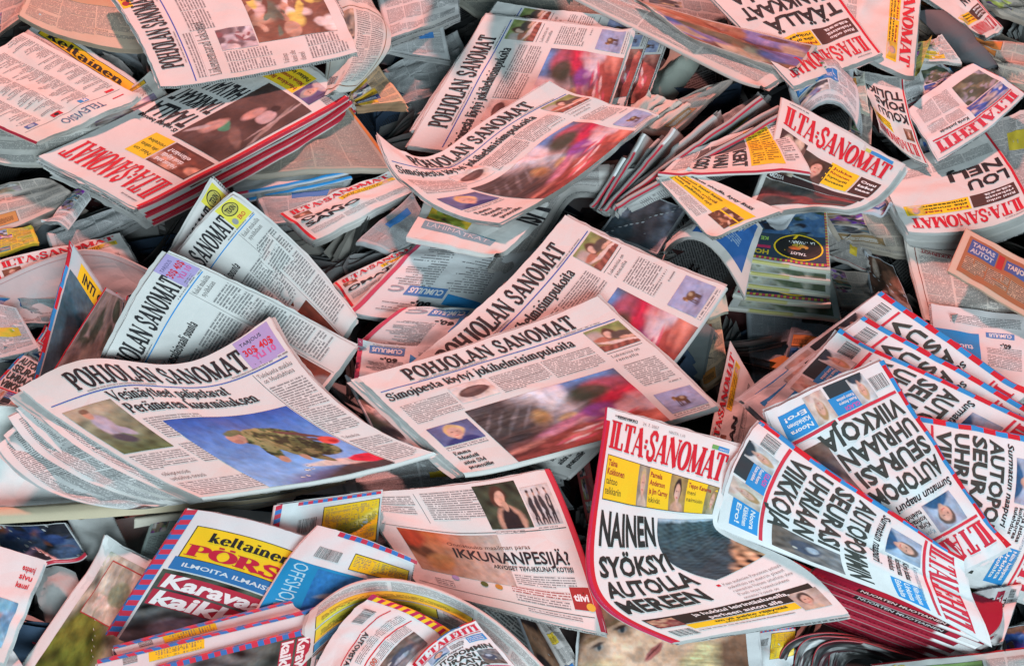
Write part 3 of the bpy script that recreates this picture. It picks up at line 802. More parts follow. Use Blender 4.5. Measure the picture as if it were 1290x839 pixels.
def is_pair():
    p = Page(280, 300); is_head(p, 66, 14, 250, 50); p.rect(200, 5, 60, 9, CYAN, 1); p.rect(196, 5, 12, 9, (.5, .6, .1), 2)
    p.photo(14, 78, 70, 96, busy(6, [(.05, .03, .03), (.45, .28, .2), (.2, .12, .1), (.6, .5, .4)], 16, .08, .25), 2)
    p.photo(84, 90, 70, 76, portrait((.07, .05, .04), (.05, .03, .02), (.1, .06, .05), .62), 2)
    p.part('banner'); p.rect(150, 84, 66, 76, YEL, 2); [p.txt(158, 100 + i * 15, 8, w, c_, 'b', w=46) for i, (w, c_) in enumerate((('Jukka', DRED), ('Rintanen', DRED), ('hymyili', K), ('kuvassa', K)))]; p.page()
    p.part('banner'); p.rect(220, 84, 46, 76, (.07, .035, .03), 1); [p.txt(226, 104 + i * 17, 10, w, WHITE, 'x', w=34) for i, w in enumerate(('Onni', 'iski', 'taas'))]; p.page()
    p.part('banner'); p.rect(14, 170, 250, 22, (.06, .03, .03), 1); p.txt(22, 187, 11, 'EROSSA', WHITE, 'x', w=44); p.page()
    p.photo(14, 194, 246, 70, busy(12, [(.05, .05, .05), (.12, .11, .1), (.22, .05, .05), (.07, .06, .05)], 12, .1, .35), 3)
    return p
def is_short(words, yellow=True, yb=None, dark=True):
    def f():
        p = Page(280, 400); is_head(p)
        p.rect(0, 4, 7, 394, RED, 1)
        if dark:
            p.part('banner'); p.rect(14, 86, 110, 50, (.09, .04, .035), 1); [p.txt(22, 101 + i * 14, 9, w, WHITE, 'b', w=70) for i, w in enumerate(('Rissi onko', 'riskeistä', 'tässä'))]; p.page()
        p.photo(14, 86, 40, 50, portrait((.2, .08, .05), (.2, .1, .05), (.3, .2, .15)), 2) if not dark else None
        if yellow:
            p.part('banner'); p.rect(128, 86, 136, 50, YEL, 1); [p.txt(134, 101 + i * 14, 9, w, DRED if i == 0 else K, 'b', w=92) for i, w in enumerate(('Niin laaj', 'sika onnelle', 'rinkeeseen'))]; p.page()
            p.photo(226, 90, 34, 44, portrait((.6, .45, .05), (.3, .3, .3), (.6, .5, .4)), 2)
        p.part('headline')
        y = 178
        for i, w in enumerate(words):
            if len(w) > 9 and ' ' in w: p.txt(16, y - 10, 12, w, K, 'b', w=130); y += 26
            else: p.txt(16, y + 22, 42, w, K, 'x', w=min(236, 34 * len(w))); y += 56
        p.page(); p.cols(16, min(y, 340), 240, 50, 3)
        return p
    return f
def il_stripes(p, H, w=9, a=RED, b=CYAN, step=30, x=0):
    p.part('spine_strip'); y = 0; i = 0
    while y < H: p.rect(x, y, w, min(step, H - y), (a, b)[i % 2], 1); y += step; i += 1
    p.page()
def il_auto():
    p = Page(280, 400, (.74, .75, .76)); il_stripes(p, 400)
    p.part('masthead'); p.txt(16, 62, 44, 'ILTALEHTI', (.6, .03, .06), 'ilta', w=252); p.page()
    p.rect(14, 68, 254, 5, (.62, .04, .07), 1)
    p.photo(40, 76, 80, 56, portrait((.35, .45, .6), (.12, .09, .08), (.03, .1, .22)), 1.8)
    p.txt(128, 88, 9, 'Kyse muistamattomuus', (.25, .4, .5), 'n', w=110); p.txt(128, 104, 10, 'Kirja jatkaa', K, 'b', w=60); p.txt(128, 116, 10, 'kohtaoraa', K, 'b', w=56); p.txt(128, 128, 10, 'tulehdus', K, 'b', w=50)
    p.part('banner'); p.rect(200, 84, 68, 46, CYAN, 1); [p.txt(204, 98 + i * 13, 9, w, WHITE, 'b', w=56) for i, w in enumerate(('Niin heippaa', 'Urkinta', 'Eskolalta'))]; p.page()
    p.part('headline'); p.txt(18, 152, 15, 'Surmatun naapuri', K, 'b', w=150, skew=.2)
    for i, (w, ww) in enumerate((('AUTOPOMMIN', 244), ('SEURASI', 172), ('UHRIAAN', 178), ('VIIKKOJA', 192))): p.txt(18, 196 + i * 42, 34, w, (.05, .055, .05), 'x', w=ww)
    p.page()
    p.photo(200, 205, 66, 110, wreck, 2)
    p.rect(12, 330, 256, 6, (.62, .04, .07), 1)
    p.barcode(16, 350, 36, 28)
    p.part('coupon'); p.rect(92, 338, 60, 34, CYAN, 1); p.txt(96, 348, 8, 'GLADI', (.6, .1, .4), 'b', w=34); [p.txt(96, 358 + i * 8, 6, w, WHITE, 'b', w=40) for i, w in enumerate(('Rossi Antero', 'Katso paidoa'))]; p.page()
    p.photo(54, 338, 40, 54, portrait((.55, .6, .62), (.5, .35, .2), (.03, .05, .07)), 1.8); p.rect(56, 372, 90, 24, (.03, .05, .06), 1)
    p.photo(152, 338, 44, 56, portrait((.6, .55, .5), (.4, .25, .12), (.6, .45, .4)), 1.8)
    p.part('coupon'); p.rect(196, 338, 64, 46, CYAN, 1); [p.txt(202, 352 + i * 12, 8, w, WHITE, 'b', w=48) for i, w in enumerate(('Noora', 'Kähkönen', 'Ero!'))]; p.page()
    return p
def il_plain(blue=True):
    p = Page(280, 300); p.paper = (.7, .69, .69)
    p.part('masthead'); p.txt(14, 62, 46, 'ILTALEHTI', (.58, .04, .07), 'ilta', w=254); p.page()
    p.rect(12, 68, 258, 6, (.58, .04, .07), 1)
    p.photo(14, 78, 120, 60, busy(7, [(.05, .1, .35), (.3, .3, .4), (.5, .4, .4)], 14), 2.4); p.txt(150, 98, 14, 'Kovia juoksuja', K, 'b', w=90); p.cols(150, 108, 110, 50, 2)
    p.photo(14, 145, 110, 110, busy(17, [(.08, .1, .07), (.16, .16, .1), (.3, .3, .35)], 14), 3); p.cols(140, 170, 120, 100, 2)
    return p
def kp_strip(p, H, a=(.55, .04, .08), b=(.04, .18, .5), x=0, w=17, y0=0):
    p.part('spine_strip'); y = y0; i = 0
    while y < H:
        h = 15
        p.quad([(x, y + 5), (x + w, y), (x + w, min(H, y + h)), (x, min(H, y + h + 5))], (a, b)[i % 2], 1); y += h; i += 1
    p.page()
def kp_front():
    p = Page(280, 400, (.66, .68, .69), 'g'); kp_strip(p, 400)
    p.part('masthead'); p.rect(32, 44, 246, 92, YEL, 1); p.frame(32, 44, 246, 92, K, 1.5, 2); p.txt(62, 82, 26, 'keltainen', K, 'didone', w=140, l=3); p.txt(38, 128, 31, 'PÖRSSI', (.5, .02, .05), 'ilta', w=216); p.page()
    p.part('banner'); p.rect(28, 136, 250, 36, (.03, .17, .42), 1); p.txt(46, 160, 11, 'ILMOITA ILMAISEKSI', (.6, .7, .75), 'b', w=180); p.page()
    p.part('badge'); p.disc(262, 172, 34, 22, (.42, .03, .06), 3); p.txt(244, 178, 13, 'myy', YEL, 'b', l=4); p.page()
    p.photo(22, 176, 256, 222, carpic, 2.2, l=1)
    p.part('headline'); p.rect(30, 186, 200, 40, (.42, .03, .06), 2); p.rect(26, 232, 200, 42, (.42, .03, .06), 2)
    p.txt(34, 222, 36, 'Karavaani', WHITE, 'x', w=206, l=3, skew=.15); p.txt(32, 270, 38, 'kaikki', WHITE, 'x', w=150, l=3, skew=.15); p.page()
    return p
def kp_back():
    p = Page(280, 300, (.68, .7, .71), 'g'); kp_strip(p, 150)
    p.part('spine_strip'); i = 0
    x = 60
    while x < 278: p.rect(x, 2, 13, 12, ((.55, .04, .08), (.04, .18, .5))[i % 2], 1); x += 13; i += 1
    p.page(); p.barcode(66, 66, 52, 50); p.rect(130, 34, 150, 200, YEL, 1); p.frame(130, 34, 150, 200, K, 2, 2); p.cols(138, 44, 134, 180, 2, 5, pap=YEL)
    return p
def kp_small(yel=True):
    def f():
        p = Page(280, 400, (.66, .68, .69), 'g'); kp_strip(p, 400)
        if yel:
            p.rect(20, 210, 60, 100, YEL, 1); p.cols(24, 214, 52, 92, 1, 5, pap=YEL); p.barcode(20, 330, 40, 26)
        else:
            p.photo(16, 10, 260, 380, carpic, 3, l=1); p.part('headline'); p.rect(22, 20, 150, 34, (.42, .03, .06), 2); p.rect(22, 60, 150, 34, (.42, .03, .06), 2); p.txt(26, 50, 27, 'Karavaani', WHITE, 'x', w=140, l=3); p.txt(26, 90, 28, 'kaikki', WHITE, 'x', w=100, l=3); p.page()
        return p
    return f
def kp_side():
    p = Page(280, 300, (.6, .6, .55), 'g'); p.photo(14, 6, 250, 286, busy(23, [(.25, .28, .16), (.4, .36, .1), (.1, .13, .08), (.45, .46, .4)], 22, .06, .3), 3, l=1); p.rect(258, 0, 22, 300, (.62, .62, .6), 2); return p
def kp_oval():
    p = Page(280, 300, (.6, .6, .55), 'g'); p.rect(10, 10, 262, 280, (.03, .05, .08), 1)
    p.photo(12, 150, 258, 136, busy(21, [(.05, .12, .25), (.12, .2, .3), (.04, .07, .04), (.02, .02, .03)], 40, .03, .12), 3)
    i = 0; y = 12
    while y < 286: p.rect(2, y, 9, 6, ((.5, .04, .1), (.5, .42, .05))[i % 2], 2); y += 7; i += 1
    x = 12
    while x < 270: p.rect(x, 12, 8, 12, ((.5, .04, .1), (.5, .42, .05))[i % 2], 3); x += 9; i += 1
    p.part('badge'); p.disc(110, 90, 90, 62, YEL, 3); p.disc(110, 90, 84, 57, (.02, .02, .02), 4)
    p.txt(110, 120, 14, 'TAVARA', WHITE, 'b', al='c', l=5); p.txt(110, 66, 13, 'TALOT', WHITE, 'b', al='c', l=5); p.txt(60, 122, 11, 'LA', WHITE, 'b', al='c', l=5)
    for x, y, c in ((96, 92, (.5, .25, .05)), (124, 86, (.5, .12, .03)), (112, 98, (.4, .3, .04))): p.disc(x, y, 22, 9, c, 5)
    p.page(); p.txt(222, 130, 18, 'KE', (.3, .5, .1), 'x', l=3); p.txt(214, 60, 24, 'HO', (.6, .45, .03), 'x', l=3); p.rect(210, 70, 60, 14, (.45, .03, .1), 3)
    return p
def tv_page():
    p = Page(280, 400, (.70, .66, .62))
    p.part('masthead'); p.txt(76, 46, 26, 'TELEVISIO', (.05, .1, .22), 'n', w=112); p.page()
    p.rect(10, 60, 258, 1, K, 1)
    r = random.Random(4)
    for c in range(4):
        y = 86
        while y < 380:
            h = r.uniform(9, 30); p.txt(12 + c * 66, y, 4, r.choice(('Uutiset', 'Elokuva', 'Sarja', 'Urheilu', 'Sää')), K, 'n'); q = y + 3
            while q < y + h: p.block(12 + c * 66, q, r.uniform(18, 58), 4.6, 4.6, (.08, .08, .09), p.paper, 1); q += 4.6
            y += h + 9
    p.rect(18, 36, 30, 4, RED, 1)
    p.part('badge'); p.rect(20, 66, 22, 9, RED, 2); p.page()
    p.part('badge'); p.rect(88, 66, 24, 14, CYAN, 2); p.txt(91, 78, 10, 'M', WHITE, 'x'); p.page()
    p.part('badge'); p.rect(160, 66, 26, 15, RED, 2); p.disc(173, 73, 6, 5, K, 3); p.page()
    p.part('badge'); p.rect(226, 68, 28, 16, (.1, .15, .35), 2); p.disc(240, 76, 8, 6, (.4, .45, .55), 3); p.page()
    return p
def keltain():
    p = Page(280, 300); p.part('masthead'); p.rect(20, 14, 250, 46, YEL, 1); p.frame(20, 14, 250, 46, K, 2, 2); p.txt(40, 52, 30, 'keltainen', K, 'didone', w=200); p.page(); p.cols(20, 70, 240, 200, 3)
    return p
def cumulus(tab, wx, wy, blue=CYAN):
    def f():
        p = Page(280, 400, (.66, .68, .69)); r = random.Random(2)
        p.rect(272, 0, 8, 400, (.5, .06, .12), 1)
        tx, ty, th = tab
        p.part('advertisement'); p.rect(tx, ty, 60, th, (.08, .22, .5), 2); p.txt(tx + 4, ty + th * .8, th * .55, 'CUMULUS', WHITE, 'x', w=52); p.txt(tx + 64, ty + th * .8, th * .6, 'C', (.3, .3, .35), 'x'); p.txt(tx + 10, ty - th * .5, th * .6, '60,-', K, 'x', w=30); p.page()
        p.part('advertisement'); p.quad([(wx[0], wy[0]), (wx[1], wy[0] + .25 * (wy[1] - wy[0])), (wx[1], wy[1]), (wx[0] + .35 * (wx[1] - wx[0]), wy[0] + .6 * (wy[1] - wy[0]))], blue, 1); p.page()
        y = 20
        while y < 390:
            for x0 in (14, 118, 200):
                w = r.uniform(20, 64)
                if not (x0 + w > wx[0] - 4 and x0 < wx[1] + 4 and wy[0] - 12 < y < wy[1]) and not (x0 + w > tx and ty - th < y < ty + th): p.block(x0, y, w, 7, 7, (.1, .1, .11), p.paper, 1)
            y += 10
        return p
    return f
def ad_cumulus_right():
    p = Page(280, 300, (.7, .66, .66)); p.rect(0, 0, 5, 300, (.5, .06, .12), 1)
    p.part('advertisement'); p.rect(150, 60, 128, 150, CYAN, 1); p.txt(170, 110, 26, 'nuutin', (.6, .75, .85), 'b', w=90); p.txt(170, 160, 26, 'tuomen', (.6, .75, .85), 'b', w=90); p.page()
    p.rect(50, 200, 80, 20, (.08, .22, .5), 1); p.txt(58, 216, 13, 'CUMULUS', WHITE, 'x', w=64); p.txt(60, 180, 15, '60,-', K, 'x'); p.body(30, 90, 100, 80, 6); p.body(30, 240, 200, 40, 6); p.rect(180, 20, 96, 24, CYAN, 1)
    return p
def window_ad():
    p = Page(400, 285, (.7, .67, .65)); p.rect(391, 0, 9, 285, (.55, .04, .07), 1)
    p.body(20, 16, 90, 24, 5); p.body(130, 12, 110, 66, 5); p.body(20, 44, 84, 20, 5); p.rect(118, 12, .8, 74, K, 1)
    p.photo(236, 8, 86, 92, gown, 1.7); p.photo(326, 24, 58, 74, band, 1.6); p.body(240, 103, 60, 6, 4); p.body(330, 101, 40, 6, 4)
    p.rect(14, 106, 372, 1.2, K, 1)
    p.photo(40, 112, 200, 112, woodad, 2.5, 'advertisement', 1)
    p.part('advertisement'); p.txt(128, 143, 9, 'Onnistuuko maailman paras', (.12, .06, .04), 'n', w=168, l=3); p.txt(134, 172, 24, 'IKKUNANPESIJÄ?', K, 'b', w=236, l=3); p.txt(206, 186, 9, 'ARVOISET TIIVI-IKKUNAT KOTIISI', K, 'b', w=164, l=3); p.page()
    p.body(244, 194, 124, 22, 4.4); p.body(228, 222, 120, 14, 5, ink=(.3, .05, .04)); p.body(232, 240, 110, 14, 5)
    p.part('badge'); p.rect(350, 212, 40, 40, (.36, .03, .03), 2); p.txt(354, 236, 13, 'tiivi', WHITE, 'x', w=30); p.disc(384, 246, 9, 7, (.7, .4, .05), 4); p.page()
    for x, c in ((110, PURP), (170, (.1, .12, .03)), (200, (.5, .25, .04))): p.disc(x, 226 + x * .03, 8, 6, c, 3)
    p.body(60, 240, 40, 16, 5); p.rect(14, 262, 372, 1, K, 1); p.body(250, 266, 110, 8, 4)
    return p
def gen(seed, tint=None, ads=((.6, .25, .07), (.05, .2, .5), (.7, .5, .05)), photo=True, head=True, mat='p', ink=(.13, .13, .135), title=None, edge=None):
    def f():
        r = random.Random(seed)
        pp = tint or tuple(c * r.uniform(.93, 1.03) for c in PAPER)
        p = Page(280, 360, pp, mat); n = r.choice((3, 4))
        y = 12
        if title: p.part('headline'); p.txt(18, 34, 18, title[0], title[1], 'ilta' if title[1] == RED else 'b', w=title[2] if len(title) > 2 else 150); p.page(); y = 46
        if edge: p.rect(0, 0, 7, 360, edge, 1)
        if not photo:
            p.cols(14, y, 252, 336 - y, n, r.choice((4.2, 4.6)), gut=3, ink=ink)
            for _ in range(4):
                cw = 252 / n; c = r.randrange(n); q = r.uniform(y, 300); p.rect(14 + c * cw, q, cw - 3, 13, pp, 2); p.txt(15 + c * cw, q + 10, 8, r.choice(('Uutiset', 'Kunta', 'Kentta', 'Asunnot')), K, 'thin')
            if ads and r.random() < .7: p.part('advertisement'); q = r.uniform(40, 240); p.rect(110, q, 120, 60, r.choice(ads), 3); p.page()
            y = 400
        while y < 330:
            k = r.random(); h = r.uniform(44, 90); h = min(h, 346 - y)
            if k < .42 or not photo:
                if head and r.random() < .6: p.txt(14, y + 10, 9, r.choice(('Uutiset', 'Kunta', 'Sunnuntai', 'Kentta', 'Asunnot')), K, 'thin', sx=1); y += 14; h = min(h, 350 - y)
                if h > 10: p.cols(14, y, 252, h, n, r.choice((4.2, 5.0, 5.6)), ink=ink)
            elif k < .72:
                w = r.uniform(90, 150); p.photo(14, y, w, h, busy(r.randint(0, 999), [tuple(r.uniform(.03, .5) for _ in '123'), (.06, .06, .07), (.55, .5, .48), tuple(r.uniform(.05, .3) for _ in '123'), (.3, .22, .16)], 14, .06, .3), 4)
                p.cols(w + 20, y, 246 - w, h, 2, ink=ink)
            elif ads:
                w = r.uniform(100, 180); c = r.choice(ads); p.part('advertisement'); p.rect(14, y, w, h, c, 1); p.frame(14, y, w, h, K, 1, 2); p.page()
                p.body(22, y + h * .35, w * .8, h * .5, 6, ink=(.7, .7, .7) if sum(c) < .8 else K, pap=c, l=2); p.cols(w + 20, y, 246 - w, h, 2, ink=ink)
            else: p.cols(14, y, 252, h, n, 4.6, ink=ink)
            y += h + 10
        return p
    return f
def blank(tint=PAPER, mat='p', line=None):
    def f():
        p = Page(400, 285, tint, mat)
        if line: p.rect(8, 20, 384, 1.4, line, 1)
        return p
    return f
def brownframe():
    p = Page(280, 360, (.62, .6, .56)); p.frame(16, 16, 240, 326, (.24, .1, .04), 3, 2); p.cols(28, 30, 216, 80, 3, 5); p.rect(16, 128, 240, 2, (.24, .1, .04), 2); p.photo(30, 140, 90, 70, busy(8, [(.3, .25, .2), (.1, .1, .1), (.5, .4, .3)]), 4); p.cols(130, 140, 110, 190, 2, 5); p.barcode(30, 300, 60, 24)
    return p
def face_mag():
    p = Page(400, 285, (.72, .72, .73), 'g'); p.photo(0, 0, 372, 285, bigface, 2, l=1); p.txt(60, 22, 16, 'LEPPI', (.65, .6, .6), 'x', w=60, rot=0); return p
def offshore():
    p = Page(400, 285, (.72, .73, .74), 'g')
    p.part('spine_strip'); x = 100; i = 0
    while x < 392: p.rect(x, 2, 24, 14, ((.55, .04, .08), (.04, .18, .5))[i % 2], 1); x += 24; i += 1
    p.page(); p.barcode(70, 60, 90, 34); p.rect(200, 50, 190, 54, YEL, 1); p.frame(200, 50, 190, 54, K, 2, 2); p.cols(208, 56, 174, 42, 3, 5, pap=YEL)
    p.part('advertisement'); p.rect(0, 118, 400, 167, (.02, .26, .52), 1); p.txt(28, 124, 54, 'OFFSHORE', (.45, .65, .75), 'n', w=150, rot=-90, l=3) ; p.page()
    p.photo(110, 126, 286, 155, boat, 3); return p
def green_mag():
    p = Page(280, 360, (.68, .69, .68), 'g'); p.photo(40, 20, 240, 340, hills, 2.4, l=1); p.part('photograph'); p.frame(70, 36, 200, 140, (.4, .06, .05), 3, 3); p.page(); p.photo(73, 39, 194, 134, busy(41, [(.5, .5, .42), (.42, .4, .32), (.6, .58, .5), (.3, .3, .24), (.25, .3, .2)], 26, .05, .25), 3, l=2); return p
def espanja():
    p = Page(400, 285, (.72, .73, .73)); [p.txt(330 - i * 0, 40 + 24 * i, 16, w, RED, 'b', w=50) for i, w in enumerate(('espanj', 'sivu', 'kausi'))]; p.photo(250, 130, 120, 120, busy(3, [(.2, .45, .62), (.35, .55, .68), (.5, .3, .25), (.15, .35, .55)], 10, .1, .4), 4, 'advertisement'); return p
def autovista():
    p = Page(280, 300, (.73, .73, .73))
    p.part('spine_strip'); y = 0; i = 0
    while y < 290: p.rect(0, y, 20, 15, (YEL, (.5, .02, .1))[i % 2], 1); y += 15; i += 1
    p.page(); p.barcode(60, 226, 60, 40); p.rect(34, 200, 240, 4, RED, 1); p.txt(140, 192, 20, 'AUTOVISTA', K, 'b', w=120); p.rect(34, 120, 240, 4, RED, 1); p.cols(40, 136, 200, 34, 2, 6); p.photo(60, 20, 200, 60, wreck, 3); p.cols(60, 86, 200, 30, 3, 5); p.txt(200, 112, 18, '00', (.5, .1, .05), 'b'); return p
def spine_mag(words=True):
    def f():
        p = Page(280, 200, (.55, .5, .5), 'g'); p.rect(0, 0, 280, 200, (.34, .012, .035), 1)
        p.part('spine_strip'); p.rect(0, 0, 280, 20, (.42, .012, .04), 1); p.rect(0, 0, 34, 20, WHITE, 2)
        if words: p.rect(34, 0, 20, 20, (.5, .02, .05), 2); p.rect(54, 2, 150, 17, (.03, .01, .012), 2); p.txt(198, 6, 10, 'NUORTEN MUOTIAINEN', (.6, .6, .6), 'b', w=138, rot=180)
        p.page(); return p
    return f
def yellowband():
    p = Page(280, 200, (.68, .66, .63)); p.part('banner'); p.rect(10, 66, 260, 74, YEL, 1)
    for i, w in enumerate(('Sivuton kansi katto', 'täällä vain pöytä', 'voita palkinnot nyt')): p.txt(20, 86 + i * 20, 12, w, (.12, .08, .03), 'b', w=150)
    p.page(); p.photo(196, 96, 70, 60, busy(8, [(.12, .05, .03), (.4, .2, .12), (.6, .4, .3)], 10), 3); p.cols(14, 148, 170, 44, 2); p.txt(20, 52, 14, 'Valinta sivulla, kysy lisää', K, 'b', w=220); return p
def sidetext():
    p = Page(280, 140, (.66, .65, .63)); p.part('banner'); p.rect(176, 4, 66, 120, YEL, 1); p.cols(180, 8, 58, 112, 2, 7, ink=(.12, .08, .02), pap=YEL, l=2); p.page(); p.cols(246, 6, 28, 112, 1, 6)
    p.part('headline')
    for i, w in enumerate(('KOSO', 'VANU', 'KERT')): p.txt(60 + i * 40, 64, 30, w, K, 'x', w=58, rot=-90)
    p.page(); p.rect(54, 20, 118, 40, (.12, .11, .11), 1); p.cols(14, 20, 36, 100, 1, 6); return p
def standing():
    p = Page(280, 400, (.5, .54, .56)); il_stripes(p, 400, 14, RED, CYAN, 62); p.photo(22, 60, 250, 330, busy(31, [(.03, .08, .11), (.05, .12, .16), (.1, .14, .13), (.02, .03, .04), (.3, .33, .3)], 12, .1, .4), 4)
    p.part('banner'); p.quad([(60, 12), (270, 12), (270, 90), (60, 60)], YEL, 3); p.txt(84, 54, 30, 'INTI OORI', K, 'x', w=170, l=4); p.page(); return p
def triangles():
    p = Page(280, 360, (.7, .66, .66)); p.part('banner'); p.rect(20, 110, 250, 54, (.5, .04, .08), 1); p.txt(40, 150, 30, 'YTYY', WHITE, 'x', w=120, l=3); p.page(); p.txt(60, 100, 22, 'TYNEKO', K, 'x', w=130); p.barcode(20, 30, 60, 40); p.txt(60, 200, 26, 'LATU', K, 'x', w=90); p.part('badge'); p.add([(40, 300), (150, 300), (95, 220)], [(0, 1, 2)], (.55, .05, .08), 1); p.add([(66, 288), (124, 288), (95, 244)], [(0, 1, 2)], (.7, .64, .64), 2); p.page(); return p
def merkki():
    p = Page(280, 360, (.62, .55, .5)); il_stripes(p, 360, 8, (.4, .06, .1), (.05, .12, .35), 40); p.frame(24, 30, 240, 300, (.2, .05, .03), 2, 2); p.part('headline'); p.txt(150, 326, 16, 'MERKKIKERHOT', DRED, 'b', w=100); p.page(); p.cols(34, 90, 150, 200, 2, 5.5); p.rect(34, 40, 90, 44, (.4, .5, .55), 1); p.disc(70, 62, 22, 12, DRED, 2); p.disc(70, 62, 17, 8, (.3, .3, .4), 3); p.rect(150, 34, 110, 40, (.3, .34, .12), 1); p.cols(190, 90, 66, 220, 1, 5.5); return p
def orangeads():
    p = Page(280, 200, (.6, .42, .32)); p.rect(20, 20, 240, 160, (.35, .13, .06), 1); p.part('advertisement'); p.rect(30, 30, 90, 60, (.06, .1, .28), 2); p.txt(36, 56, 18, 'TAIHAS', (.5, .45, .5), 'x', w=76, l=3); p.txt(36, 82, 18, 'AUTOT', (.5, .45, .5), 'x', w=76, l=3); p.page(); p.part('advertisement'); p.rect(150, 36, 90, 46, (.06, .1, .28), 2); p.txt(156, 66, 20, 'TARJOUS', (.6, .5, .45), 'x', w=78, l=3); p.page(); p.rect(124, 30, 20, 60, (.45, .03, .03), 2); p.cols(30, 104, 220, 60, 3, 7, ink=(.05, .04, .04), pap=(.5, .3, .2), l=2); return p
def promo():
    p = Page(280, 200); p.part('banner'); p.rect(200, 30, 36, 150, (.16, .34, .42), 1); p.txt(225, 170, 20, 'LÄHIMATKAT', (.5, .62, .68), 'n', w=130, rot=90); p.page()
    p.photo(100, 90, 92, 90, busy(5, [(.75, .5, .05), (.6, .12, .03), (.08, .04, .03), (.3, .35, .05)], 14, .08, .22), 2.4); p.part('headline'); p.txt(94, 40, 50, 'USI', K, 'x', w=80, al='r', rot=0); p.page(); return p
def blueinvert():
    p = Page(280, 200, (.62, .58, .56)); p.part('advertisement'); p.rect(90, 14, 170, 160, (.03, .12, .36), 1); p.txt(120, 90, 34, 'Matka', (.25, .4, .6), 'b', w=100); p.cols(120, 110, 110, 40, 2, 7, ink=(.3, .4, .5), pap=(.03, .12, .36), l=2); p.page(); p.cols(14, 14, 66, 160, 1, 5); return p
def darkphoto(seed, pal, paper=(.4, .42, .45)):
    def f():
        p = Page(280, 200, paper, 'g'); p.photo(6, 6, 268, 188, busy(seed, pal, 26, .06, .3), 3, l=1); return p
    return f
